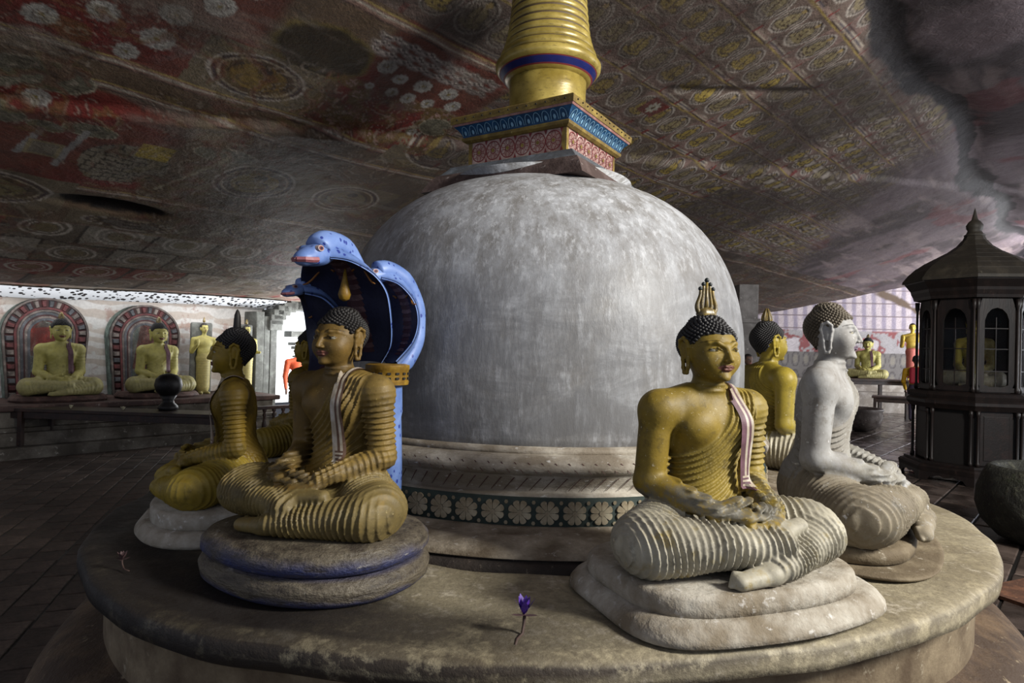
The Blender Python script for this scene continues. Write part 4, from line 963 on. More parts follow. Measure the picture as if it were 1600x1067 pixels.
def boxpart(name, fn, mats, parent=None, **k):
    b = MB(); fn(b); o = b.obj(name, mats, parent or stupa, **k); 
    if not parent: o.location = (.01, 0, 0); o.rotation_euler = (0, 0, HA)
    return o
Z = lambda z: z-ZB
boxpart('stepped_tier', lambda b: (sq(b, [(.60, Z(2.66)), (.56, Z(2.74)), (.525, Z(2.78))]), sq(b, [(.52, Z(2.775)), (.47, Z(2.83)), (.46, Z(2.845))], 1)), [worn('tier_brown', L(104, 88, 84), L(66, 52, 48), L(150, 142, 138), 6, .8, .4, .01), M_GREYB])
core = boxpart('flower_panel_box', lambda b: (sq(b, [(.385, Z(2.84)), (.385, Z(2.872))], 1), sq(b, [(.372, Z(2.87)), (.372, Z(3.02))])), [M_CREAM, M_YEL])
for k in range(4):                                   # corner posts, rings and petals of the painted flowers
    a = k*math.pi/2
    def side(x, z, d, a=a): X, Y = x, -(.372+d); return (X*math.cos(a)-Y*math.sin(a), X*math.sin(a)+Y*math.cos(a), z)
    b = MB(); n_ = 6
    for q in (-1, 1): P = [side(q*.372-q*.03*e, Z(2.872)+.148*f, .003) for e, f in ((0, 0), (1, 0), (1, 1), (0, 1))]; b.add(P, [(0, 1, 2, 3)], 1)
    for i in range(n_):
        cx = (i-(n_-1)/2)*.114; cz = Z(2.946)
        for rr_, w_ in ((.058, .0055), (.020, .004)):
            P = []
            for j in range(20):
                t_ = 2*math.pi*j/20; P += [side(cx+(rr_-w_)*math.cos(t_), cz+(rr_-w_)*math.sin(t_)*1.1, .004), side(cx+rr_*math.cos(t_), cz+rr_*math.sin(t_)*1.1, .004)]
            b.add(P, [(2*j, 2*j+1, (2*j+3) % 40, (2*j+2) % 40) for j in range(20)])
        P = [side(cx+.013*math.cos(j*math.pi/4), cz+.013*math.sin(j*math.pi/4), .006) for j in range(8)]; b.add(P, [tuple(range(8))], 1)
        for p_ in range(6):
            an = math.pi*p_/3+math.pi/6
            for sg in (-1, 1):
                P = []
                for j in range(7):
                    q = j/6; r_ = .018+.038*q; off = sg*.014*math.sin(q*math.pi); ca, sa = math.cos(an), math.sin(an)
                    for w_ in (-.0018, .0018): P.append(side(cx+r_*ca-(off+w_)*sa, cz+(r_*sa+(off+w_)*ca)*1.1, .005))
                b.add(P, [(2*j, 2*j+1, 2*j+3, 2*j+2) for j in range(6)])
        for q in (-1, 1):
            x0 = cx+.057; P = [side(x0-.012, cz+q*.074, .004), side(x0+.012, cz+q*.074, .004), side(x0, cz+q*.040, .004)]; b.add(P, [(0, 1, 2)])
    b.obj('painted_flowers', [M_RED, M_YEL], core)
boxpart('lower_fillet', lambda b: sq(b, [(.385, Z(3.018)), (.405, Z(3.03)), (.41, Z(3.045)), (.405, Z(3.052))]), M_YEL)
blue = boxpart('blue_cornice', lambda b: sq(b, [(.398, Z(3.05)), (.405, Z(3.07)), (.425, Z(3.10)), (.45, Z(3.125))]), M_BLUE)
for k in range(4):
    a = k*math.pi/2
    def side(x, q, d, a=a): Y = -(.402+.046*q**1.5+d); return (x*math.cos(a)-Y*math.sin(a), x*math.sin(a)+Y*math.cos(a), Z(3.055)+.066*q)
    b = MB()
    for i in range(13):
        cx = (i-6)*.062; P = []
        for j in range(11):
            t_ = math.pi*j/10
            for w_ in (0, .0045): P.append(side(cx+(.027-w_)*math.cos(t_), .10+(.80-w_*10)*math.sin(t_)**.6, .003))
        b.add(P, [(2*j, 2*j+1, 2*j+3, 2*j+2) for j in range(10)])
        P = [side(cx+.010*math.cos(j*math.pi/4), .35+.2*math.sin(j*math.pi/4), .003) for j in range(8)]; b.add(P, [tuple(range(8))])
    b.obj('petal_lines', M_LBLUE, blue)
boxpart('upper_slab', lambda b: (sq(b, [(.45, Z(3.122)), (.458, Z(3.135))], 1), sq(b, [(.462, Z(3.134)), (.465, Z(3.175)), (.455, Z(3.185))], 0)), [M_YEL, M_PINK])
b = MB()
for k in range(4):
    a = k*math.pi/2
    for i in range(13): x = (i-6)*.068; Y = -.4665; b.box((x*math.cos(a)-Y*math.sin(a), x*math.sin(a)+Y*math.cos(a), Z(3.158)), (.008, .008, .008), a)
o = b.obj('drip_holes', M_DKHOLE, stupa); o.location = (.01, 0, 0); o.rotation_euler = (0, 0, HA)
# spire: drum, blue banded flange, ringed cone
t = NT('gilded_spire'); n1 = t.noise(5, 5, .6); n2 = t.noise(28, 4, .6, t.coord((1, 1, 3))); c = t.mix(t.step(n1, .35, .7), L(122, 104, 42), L(178, 158, 84)); c = t.mix(t.step(n2, .58, .7, 0, .6), c, L(80, 68, 40)); t.bump(n2, .25, .004); M_SPIRE = t.out(c, .34, .15, .6)
M_NAVY = plain('navy_band', L(26, 34, 96), .4); M_GROOVE = plain('spire_groove', L(88, 72, 48), .6)
OX, OY = .035, 0
b = MB(); b.lathe([(.30, Z(3.18)), (.30, Z(3.195)), (.272, Z(3.205)), (.268, Z(3.25)), (.266, Z(3.40)), (.270, Z(3.49))], 64); b.obj('spire_drum', M_SPIRE, stupa, True, loc=(OX-.008, OY, 0))
b = MB(); pr = [(.27, 3.485), (.292, 3.492), (.30, 3.502), (.312, 3.508), (.335, 3.545), (.342, 3.55), (.352, 3.556), (.366, 3.575), (.368, 3.60), (.352, 3.622), (.33, 3.63)]
b.lathe([(r, Z(z)) for r, z in pr], 64, cap=False, mf=[0, 0, 2, 1, 2, 0, 0, 0, 0, 0]); b.obj('spire_flange', [M_SPIRE, M_NAVY, M_RED], stupa, True, loc=(OX-.008, OY, 0))
pr = []; z = 3.628; r = .335; k = 0
while z < 4.20:
    h = .060-.0010*k; pr += [(r-.012, z), (r-.002, z+.007), (r+.004, z+h*.4), (r-.002, z+h-.012), (r-.014, z+h-.003)]; z += h; k += 1
    r = float(np.interp(z, [3.63, 3.70, 3.78, 3.9, 4.07, 4.45], [.335, .308, .288, .272, .256, .215]))
b = MB(); b.lathe([(r_, Z(z_)) for r_, z_ in pr], 64, mf=[1 if i % 5 in (0, 4) else 0 for i in range(len(pr)-1)]); o = b.obj('ringed_cone', [M_SPIRE, M_GROOVE], stupa, True, loc=(OX-.008, OY, 0))
# ================================================================== statues on the platform
TOP = .722
def around(x, y): return (x, y, TOP)
def pedestal(parent, levels, plan, mat=None, tilt=0.0, c=(0, -.02, 0), name='pedestal'):
    b = MB(); loft(b, levels, plan, 96, c, 0, tilt); o = b.obj(name, mat or M_PEDW, parent, True, auto=None)
    return o
# B: front right, the nearest
sB = seated((.675, -1.945, TOP), -67, (1.0, 1.02, .94), 'gilded seated statue with lyre-shaped flame finial and whitish folded legs, nearest on the right front', M_FRONT, M_BLACKHAIR,
            'statues ringed on the platform', ME_LYRE, [M_FLAME, M_FLAMETIP], [M_SASHW, M_SASHP], base_z=.135)
pedestal(sB, [(0, .060), (.010, .078), (.030, .074), (.055, .052), (.070, .028), (.074, .01)], blob_plan(.475, .33, 4.2, .018, 1.0), c=(.03, -.07, 0))
pedestal(sB, [(.068, .01), (.074, .022), (.10, .026), (.128, .018), (.140, .006), (.142, -.02)], blob_plan(.455, .32, 3.4, .012, .3), c=(.01, -.07, 0), name='seat_slab')
# A: front left with the naga
sA = seated((-.835, -1.82, TOP), -117, (.93, .96, .89), 'brownish gilded seated statue on thick snake coils sheltered by blue cobra hoods', M_NAGA, M_DARKHAIR,
            'statues ringed on the platform', None, None, [M_SASHB, M_SASHW], base_z=.19)
pl = blob_plan(.430, .355, 2.4, .012, .8)
pedestal(sA, [(0, .0), (.02, .022), (.06, .030), (.085, .016), (.098, -.012)], pl, M_PEDCOIL, c=(0, -.09, 0), name='lower_coil')
pedestal(sA, [(.088, -.03), (.10, .0), (.125, .024), (.155, .022), (.18, -.004), (.192, -.05), (.194, -.08)], pl, M_PEDCOIL, .02, c=(0, -.09, 0), name='upper_coil')
# C: white, right
sC = seated((1.49, -1.19, TOP), -30, (1.08, 1.10, 1.14), 'whitewashed seated statue in profile with grey-brown curls and pale folded robe', M_WHITE, M_GREYHAIR,
            'statues ringed on the platform', None, None, None, base_z=.085, small=True)
M_PEDTAN = worn('tan_pedestal', L(130, 118, 96), L(88, 76, 58), L(160, 152, 136), 5, .8, .5, .01)
pedestal(sC, [(0, .04), (.010, .05), (.016, .045), (.018, .03)], blob_plan(.52, .40, 3.5, .01, .4), M_PEDTAN, name='base_slab')
pedestal(sC, [(.016, -.01), (.025, .012), (.06, .02), (.083, .008), (.088, -.02)], blob_plan(.45, .33, 2.8, .012, .9), M_PEDTAN, name='seat_slab')
# D: yellow, right back
sD = seated((1.75, .42, TOP), 14, 1.09, 'bright yellow seated statue seen from behind with a ribbed bud finial, beyond the white one', M_GOLD, M_BLACKHAIR,
            'statues ringed on the platform', ME_BUD, M_FLAME, None, base_z=.085)
pedestal(sD, [(0, .03), (.02, .04), (.07, .02), (.088, 0)], blob_plan(.45, .32, 2.8, .01), M_PEDTAN)
# E: left, profile
sE = seated((-1.58, -1.23, TOP), -156, .86, 'ochre seated statue in profile to the left with spiky black curls and spike finial', M_OCHRE, M_BLACKHAIR,
            'statues ringed on the platform', ME_SPIKE, M_DARKHAIR, [M_SASHB, M_SASHW], base_z=.135)
pedestal(sE, [(0, .06), (.02, .075), (.06, .045), (.065, .03)], blob_plan(.44, .30, 3.0, .012))
pedestal(sE, [(.062, .0), (.07, .012), (.125, .012), (.138, 0)], blob_plan(.43, .30, 2.8, .01), name='seat_slab')
# F: left back
sF = seated((-1.72, .28, TOP), 172, .93, 'dim ochre seated statue half hidden behind the naga statue', M_OCHRE, M_BLACKHAIR,
            'statues ringed on the platform', None, None, None, base_z=.10)
pedestal(sF, [(0, .03), (.03, .04), (.09, .02), (.103, 0)], blob_plan(.44, .31, 2.8, .01))
# ------------------------------------------------------------------ naga: three cobras rising behind statue A
t = NT('cobra_blue_skin'); g = t.xyz(); vo = t.voronoi(34, t.coord((1, 1, .7))); n1 = t.noise(9, 4, .6)
c = t.mix(t.step(n1, .3, .7), L(78, 104, 160), L(116, 140, 192)); c = t.mix(t.step(vo, .18, .26, 1, 0), c, L(40, 56, 128)); t.bump(n1, .2, .004); M_COBRA = t.out(c, .45, 0, .4)
t = NT('cobra_inner_hood'); vo = t.voronoi(60); n1 = t.noise(7, 4, .6); c = t.mix(t.step(n1, .3, .7), L(24, 25, 46), L(36, 39, 64)); c = t.mix(t.step(vo, .2, .45, .5, 0), c, L(14, 14, 34)); M_INNER = t.out(c, .5, 0, .35)
M_BELLY = worn('cobra_belly_pink', L(120, 92, 92), L(70, 48, 52), L(150, 128, 126), 20, .6, .2, .003); M_BELLYLINE = plain('belly_dark_line', L(58, 26, 34), .6); M_ORANGE = plain('orange_marking', L(132, 84, 30), .6)
M_GOLDBAND = worn('gold_band', L(158, 126, 40), L(110, 82, 24), L(186, 160, 80), 14, .5, .3, .004); M_EYEW = plain('cobra_eye_white', L(170, 150, 146), .4); M_EYER = plain('cobra_eye_red', L(120, 60, 60), .4); M_MOUTH = plain('cobra_mouth_pink', L(150, 92, 100), .5)
SA_ = .92; nag = MB(); 
def smooth_path(pts, n):
    pts = np.array(pts, float); t = np.linspace(0, len(pts)-1, n); out = []
    for q in t:
        i = min(int(q), len(pts)-2); f = q-i; p0 = pts[max(i-1, 0)]; p1 = pts[i]; p2 = pts[i+1]; p3 = pts[min(i+2, len(pts)-1)]
        out.append(.5*((2*p1)+(-p0+p2)*f+(2*p0-5*p1+4*p2-p3)*f*f+(-p0+3*p1-3*p2+p3)*f**3))
    return np.array(out)
def cobra(parent, spine, widths, rot, origin, head, hs, turn, tag_):
    """spine: (y,z) points in the cobra's own plane, opening towards -y"""
    n = 30; sp = smooth_path([(0, y, z, w_) for (y, z), w_ in zip(spine, widths)], n); m = 15
    fr, bk = [], []; nin = []
    for i in range(n):
        d = sp[min(i+1, n-1)][1:3]-sp[max(i-1, 0)][1:3]; d = d/np.linalg.norm(d); nn = np.array([-d[1], d[0]])       # towards the front
        nin.append(nn); w_ = sp[i][3]; a, c_ = [], []
        for j in range(m):
            s_ = -1+2*j/(m-1); x = w_*s_; curl = .30*w_*abs(s_)**2.4; th = .030*(1-abs(s_)**2.5)+.003
            y, z = sp[i][1]+nn[0]*(curl+.004), sp[i][2]+nn[1]*(curl+.004); a.append((x, y, z)); y, z = sp[i][1]+nn[0]*(curl-th), sp[i][2]+nn[1]*(curl-th); c_.append((x*1.02, y, z))
        fr.append(a); bk.append(c_)
    V_ = [p for r_ in fr for p in r_]+[p for r_ in bk for p in r_]; o_ = n*m; F_ = []; mi = []
    for i in range(n-1):
        for j in range(m-1):
            F_.append((i*m+j, i*m+j+1, (i+1)*m+j+1, (i+1)*m+j)); mi.append(0); F_.append((o_+i*m+j, o_+(i+1)*m+j, o_+(i+1)*m+j+1, o_+i*m+j+1)); mi.append(1)
        for j in (0, m-1): F_.append((i*m+j, (i+1)*m+j, o_+(i+1)*m+j, o_+i*m+j)); mi.append(1)
    hd = mk('cobra_hood', V_, F_, [M_INNER, M_COBRA], parent, True, mi); hd.location = origin; hd.rotation_euler = (0, 0, rot)
    def sub(b, name, mats, smooth=True): o = b.obj(name, mats, parent, smooth); o.location = origin; o.rotation_euler = (0, 0, rot); return o
    # rounded back of the body
    b = MB(); b.tube([(0, sp[i][1]-nin[i][0]*(.022+hs*.36*min(1, (n-1-i)/8)), sp[i][2]-nin[i][1]*(.022+hs*.36*min(1, (n-1-i)/8))) for i in range(n)], [hs*(.56+.02*math.sin(i)) if i > 2 else hs*.5 for i in range(n)], 14); sub(b, 'cobra_back', M_COBRA)
    # belly scales on the inner face
    b = MB()
    for i in range(3, n-4):
        w0 = (.030+.010*math.sin(i/n*3.1))*hs/.075; c0, c1 = sp[i], sp[i+1]
        q = []
        for cc, nn, k_ in ((c0, nin[i], 0), (c1, nin[i+1], 1)):
            for s_ in (-1, -.4, .4, 1): q.append((s_*w0, cc[1]+nn[0]*(.012-.007*s_*s_-.004*k_), cc[2]+nn[1]*(.012-.007*s_*s_-.004*k_)-.006*(1-s_*s_)))
        b.add(q, [(k, k+1, k+5, k+4) for k in range(3)], i % 2)
    sub(b, 'belly_scales', [M_BELLY, M_BELLYLINE], False)
    for s_ in (-1, 1):
        b = MB(); i = int(n*.60); c0 = sp[i]; nn = nin[i]; pts = []
        for q in range(9):
            t_ = q/8; x = s_*(.035+.105*t_)*hs/.075; u_ = .018*math.sin(t_*5.2)*hs/.075
            curl = .30*c0[3]*min(1, abs(x)/c0[3])**2.4; pts.append((x, c0[1]+nn[0]*(curl+.010), c0[2]+nn[1]*(curl+.010)+u_))
        b.tube(pts, [.0045]*8+[.0022], 6); sub(b, 'orange_curl', M_ORANGE)
    # head
    e = sp[-1]; P_ = [P_ell((0, 0, 0), (.50, .60, .42), .1), P_ell((0, -.36, -.08), (.44, .54, .32), .25), P_ell((0, -.68, -.14), (.32, .30, .23), .25), P_ell((0, .5, .0), (.52, .6, .40), .3)]
    for s_ in (-1, 1): P_ += [P_ell((s_*.30, -.15, .26), (.17, .24, .15), .12), P_ell((s_*.36, -.25, -.22), (.12, .35, .12), .12)]
    P_ += [P_cone((-.5, -.30, -.17), (-.14, -.95, -.15), .035, .03, .04, sub=True), P_cone((.5, -.30, -.17), (.14, -.95, -.15), .035, .03, .04, sub=True), P_cone((-.16, -.95, -.15), (.16, -.95, -.15), .035, .035, .04, sub=True)]
    hv, hf = sd_grid(P_, (-.75, -1.3, -.6), (.75, 1.2, .6), .045); hv = hv*hs; 
    ca, sa_ = math.cos(turn), math.sin(turn); y, z = hv[:, 1].copy(), hv[:, 2].copy(); hv[:, 1] = y*ca-z*sa_+head[0]; hv[:, 2] = y*sa_+z*ca+head[1]
    h_ = mk('cobra_head', hv, hf, M_COBRA, parent, True); h_.location = origin; h_.rotation_euler = (0, 0, rot)
    T_ = lambda x, y, z: (x*hs, (y*ca-z*sa_)*hs+head[0], (y*sa_+z*ca)*hs+head[1])
    for s_ in (-1, 1):
        b = MB(); cx, cy, cz = T_(s_*.42, -.17, .27)
        for r_, m_ in ((.125, 0), (.085, 1), (.045, 2)):
            P0 = [(cx+s_*(.010*hs/.075+.002*m_)+0, cy+r_*hs*1.5*math.cos(q*math.pi/6), cz+r_*hs*math.sin(q*math.pi/6)) for q in range(12)]; P1 = [(x_-s_*.016, y_, z_) for x_, y_, z_ in P0]
            b.add(P0+P1, [tuple(range(12))]+[(q, (q+1) % 12, 12+(q+1) % 12, 12+q) for q in range(12)], m_)
        b.obj('eye', [M_EYEW, M_EYER, M_INNER], h_)
    b = MB()
    for s_ in (-1, 1): b.tube([T_(s_*.475, -.32, -.18), T_(s_*.42, -.6, -.18), T_(s_*.29, -.83, -.16), T_(0, -.965, -.15)], .020*hs/.075*.45, 6)
    b.obj('mouth_line', M_MOUTH, h_)
    return hd
Z0 = .19
ng = bpy.data.objects.new('naga', None)
bpy.data.objects.remove(ng)
col_b = MB(); col_b.tube(smooth_path([(-.02, .36, .05), (-.02, .37, .3), (-.02, .36, .5), (-.02, .35, .64), (-.01, .33, .80)], 20).tolist(), [.062]*13+[.068]*7, 20); col_b.obj('snake_body', M_COBRA, sA, True)
bb = MB(); bb.lathe([(.08, .79), (.098, .795), (.100, .81), (.096, .815), (.098, .86), (.102, .865), (.102, .885), (.085, .89)], 28, (-.01, .33, -.06)); bo = bb.obj('gold_collar', M_GOLDBAND, sA, True, auto=40)
bb = MB()
for k in range(16):
    a = 2*math.pi*k/16
    for zz in (.825, .847): bb.box((-.01+.099*math.cos(a), .33+.099*math.sin(a), zz-.06), (.006, .016, .010), a)
bb.obj('collar_pattern', M_DKHOLE, bo)
cobra(sA, [(.31, .84), (.28, .93), (.21, 1.06), (.15, 1.18), (.07, 1.26), (-.02, 1.295), (-.08, 1.285)], [.08, .155, .205, .215, .185, .12, .055], math.radians(8), (-.055, 0, 0), (-.115, 1.275), .100, math.radians(8), 'c')
cobra(sA, [(.20, .86), (.27, .95), (.29, 1.06), (.26, 1.17), (.18, 1.25), (.10, 1.265)], [.05, .10, .125, .12, .085, .045], math.radians(-14), (-.070, .18, -.03), (.085, 1.262), .080, math.radians(12), 'l')
cobra(sA, [(.20, .86), (.27, .95), (.29, 1.06), (.26, 1.16), (.18, 1.24), (.10, 1.25)], [.05, .115, .15, .14, .09, .045], math.radians(-10), (-.30, -.06, -.10), (.075, 1.25), .060, math.radians(12), 'r')
bb = MB(); bb.lathe([(.004, 1.17), (.022, 1.18), (.028, 1.20), (.020, 1.23), (.010, 1.27), (.004, 1.31)], 12, (-.03, .06, -.07)); bb.obj('gold_pendant', M_GOLDBAND, sA, True)
for ch in list(sA.children):
    if ch.name.startswith(('cobra', 'belly', 'orange')): pass
# ------------------------------------------------------------------ fallen flowers on the platform
M_PURPLE = worn('purple_petal', L(96, 60, 176), L(64, 36, 120), L(160, 130, 214), 60, .5, .1, .001); M_STEM = plain('dry_stem', L(64, 46, 40), .7); M_SEPAL = plain('dark_sepal', L(70, 50, 52), .7)
def lotus(name, loc, rz, label, cat, mat, sc=1.0, stem=True):
    if not stem: loc = (loc[0], loc[1], loc[2]-.039*sc)
    r = empty(name, loc, rz, label, cat, scale=sc); b = MB()
    if stem: b.tube([(-.060, .0, .003), (-.035, .004, .004), (-.012, .0, .006), (0, 0, .022), (.004, 0, .042)], [.003, .003, .0035, .0035, .004], 6); b.obj('stem', M_STEM, r, True)
    for k in range(9):
        b = MB(); a = k*2*math.pi/9; sp_ = .75 if k % 2 else .45; P = []
        for i in range(5):
            q = i/4; rr_ = sp_*.030*q; w_ = .008*math.sin(math.pi*min(1, q*.92+.06)); z_ = .042+.034*q
            for s_ in (-1, 1): P.append((rr_*math.cos(a)-s_*w_*math.sin(a), rr_*math.sin(a)+s_*w_*math.cos(a), z_))
        b.add(P, [(2*i, 2*i+1, 2*i+3, 2*i+2) for i in range(4)]); b.obj('petal', mat, r, True)
    for k in range(3):
        b = MB(); a = k*2.1+.3; P = []
        for i in range(4):
            q = i/3; rr_ = .032*q; w_ = .007*math.sin(math.pi*min(1, q*.9+.1)); z_ = .040+.006*q
            for s_ in (-1, 1): P.append((rr_*math.cos(a)-s_*w_*math.sin(a), rr_*math.sin(a)+s_*w_*math.cos(a), z_))
        b.add(P, [(2*i, 2*i+1, 2*i+3, 2*i+2) for i in range(3)]); b.obj('sepal', M_SEPAL, r, True)
    return r
lotus('lotus_flower', (-.022, -2.41, TOP+.001), math.radians(75), 'purple lotus flower with a bent stem on the platform front edge', 'flower', M_PURPLE, 1.55)
lotus('lotus_flower', (-1.63, -1.98, TOP+.001), math.radians(150), 'wilted brown flower lying on the dark left part of the platform', 'flower', M_SEPAL, .9)
b = MB(); b.tube([(-.03, 0, .004), (0, .004, .005), (.03, 0, .004)], [.002, .005, .002], 6); o = b.obj('flower_scrap', M_PURPLE, None, True, loc=(1.585, -1.685, TOP+.002)); tag(o, 'dark purple petal scrap lying in front of the white statue', 'petal')
# ================================================================== back-left shrine: plinth, tables, haloed statues
M_PLINTH = worn('grey_plinth_plaster', L(128, 122, 112), L(74, 68, 60), L(168, 164, 154), 3, .8, .5, .012, dk=.42)
M_WOODT = worn('dark_table_wood', L(70, 46, 36), L(38, 26, 22), L(98, 74, 60), 6, .45, .3, .004, stretch=(1, 6, 1))
def hbox(b, u0, u1, v0, v1, z0, z1, m=0):
    c = hall((u0+u1)/2, (v0+v1)/2); b.box((c[0], c[1], (z0+z1)/2), (u1-u0, v1-v0, z1-z0), HALL_ROT, m)
pln = empty('altar_plinth', hall(-.9, 8.2), 0, 'long stepped grey masonry plinth under the two haloed statues', 'plinth')
def pl_part(name, u0, u1, v0, v1, z0, z1, mat=M_PLINTH, bev=.012):
    b = MB(); hbox(b, u0, u1, v0, v1, z0, z1); o = b.obj(name, mat, pln, bevel=bev); o.location = -Vector(pln.location); return o
M_PLTOP = worn('plinth_top_red', L(108, 82, 74), L(60, 44, 40), L(150, 138, 128), 4, .7, .4, .008)
pl_part('top_slab', -5.4, 2.2, 7.72, 9.2, .62, .70, M_PLTOP, .02); pl_part('upper_step', -5.3, 2.1, 7.80, 9.2, .40, .62); pl_part('moulding', -5.35, 2.15, 7.74, 9.2, .34, .40); pl_part('middle_step', -5.3, 2.1, 7.70, 9.2, .16, .34); pl_part('base_step', -5.4, 2.2, 7.55, 9.2, 0, .16)
def arch_halo(u, v, label, w=1.10, h=1.52):
    c = hall(u, v); r = empty('arched_halo', (c[0], c[1], .70), HALL_ROT, label, 'halo', 'arched halos behind the seated statues')
    N_ = 40; hw = w/2
    def curve(s, k):             # s 0..1 along the horseshoe, k ring scale
        a = math.pi*(s*1.16-.08); R_ = hw*k; cz = h-hw
        if s < .0: pass
        x = -math.cos(a)*R_*1.0; z = cz+math.sin(a)*hw*(k if k > .1 else .1)
        return x, z
    def outline(k, kz=1.0):
        P = []
        for i in range(9): t_ = i/9; P.append((-hw*k*(.86+.14*t_), t_*(h-hw)*1.0))
        for i in range(25): a = math.pi*i/24; P.append((-hw*k*math.cos(a), (h-hw)+hw*k*math.sin(a)))
        for i in range(9): t_ = 1-(i+1)/9; P.append((hw*k*(.86+.14*t_), t_*(h-hw)))
        return P
    cols = {'slab': worn_c('halo_dark_red', (76, 42, 42)), 'ring': worn_c('halo_red', (108, 54, 54)), 'pale': worn_c('halo_pale', (122, 110, 104)), 'blue': worn_c('halo_grey_blue', (88, 88, 92)), 'inner': worn_c('halo_inner_red', (136, 44, 34)), 'side': worn_c('halo_side_green', (150, 170, 160))}
    def layer(name, k0, k1, y0, y1, mat):
        A, B_ = outline(k0), outline(k1) if k1 else None; b = MB(); n = len(A)
        if B_:
            V_ = [(x, y0, z) for x, z in A]+[(x, y0, z) for x, z in B_]+[(x, y1, z) for x, z in A]+[(x, y1, z) for x, z in B_]; F_ = []
            for i in range(n-1): F_ += [(i, n+i, n+i+1, i+1), (2*n+i, 2*n+i+1, 3*n+i+1, 3*n+i), (i, i+1, 2*n+i+1, 2*n+i), (n+i, 3*n+i, 3*n+i+1, n+i+1)]
            b.add(V_, F_)
        else: b.prism(A, y0, y1, axis='y')
        return b.obj(name, mat, r)
    layer('back_slab', 1.0, None, .04, .30, cols['side']); layer('outer_rim', 1.0, .95, .0, .10, cols['pale']); layer('petal_ground', .96, .72, .02, .08, cols['slab'])
    A, B_ = outline(.95), outline(.73); n = len(A)
    k = 0; L_ = np.cumsum([0]+[math.dist(A[i], A[i+1]) for i in range(n-1)]); tot = L_[-1]
    NP = 34
    for i in range(NP):
        s0 = (i+.12)/NP*tot; s1 = (i+.88)/NP*tot
        ip = lambda C_, s: (float(np.interp(s, L_, [q[0] for q in C_])), float(np.interp(s, L_, [q[1] for q in C_])))
        P = [ip(A, s0), ip(A, s1), ip(B_, s1), ip(B_, s0)]; cx = sum(p[0] for p in P)/4; cz = sum(p[1] for p in P)/4
        b = MB(); V_ = [(x, .03, z) for x, z in P]+[(cx+(x-cx)*.6, -.012, cz+(z-cz)*.72) for x, z in P]; b.add(V_, [(0, 1, 5, 4), (1, 2, 6, 5), (2, 3, 7, 6), (3, 0, 4, 7), (4, 5, 6, 7)])
        b.obj('petal', cols['pale'] if i % 3 == 0 else cols['ring'] if i % 3 == 1 else cols['blue'], r)
    layer('red_ring', .74, .68, .0, .09, cols['ring']); layer('pale_ring', .67, .62, .01, .09, cols['pale']); layer('blue_ring', .61, .54, .02, .10, cols['blue']); layer('dark_ring', .54, .50, .025, .10, cols['slab']); layer('grey_ring', .50, .44, .03, .10, cols['pale']); layer('deep_blue_ring', .44, .37, .035, .10, cols['blue']); layer('inner_panel', .38, None, .04, .07, cols['inner'])
    return r
_wc = {}
def worn_c(name, c):
    if name not in _wc: _wc[name] = worn(name, L(*c), L(*[x*.6 for x in c]), L(*[min(255, x*1.35) for x in c]), 9, .75, .3, .006)
    return _wc[name]
arch_halo(-.98, 8.92, 'red and grey arched halo at the far left, in front of the white wall')
arch_halo(.40, 8.92, 'red and grey arched halo nearer the bright opening', 1.08, 1.50)
M_REDSLAB = worn_c('statue_seat_red', (112, 84, 76))
def far_seat(u, v, z, az, sc, label, mat=None, group=None, flame=None):
    c = hall(u, v); r = seated((c[0], c[1], z), az, sc, label, mat or M_PALE, M_BLACKHAIR, group, flame or ME_BUD, M_FLAME, [M_SASHP, M_SASHP], lo=True, base_z=.085)
    b = MB(); loft(b, [(0, .02), (.03, .05), (.06, .03), (.088, .0)], blob_plan(.50*sc, .34*sc, 3), 40); b.obj('seat_slab', M_REDSLAB, r); return r
g_ = 'pale statues seated under the arched halos'
far_seat(-.93, 8.34, .70, -44, 1.10, 'pale yellow seated statue under the arched halo at the far left', group=g_)
far_seat(.40, 8.34, .70, -38, 1.10, 'pale yellow seated statue under the halo, behind the black pot', group=g_)
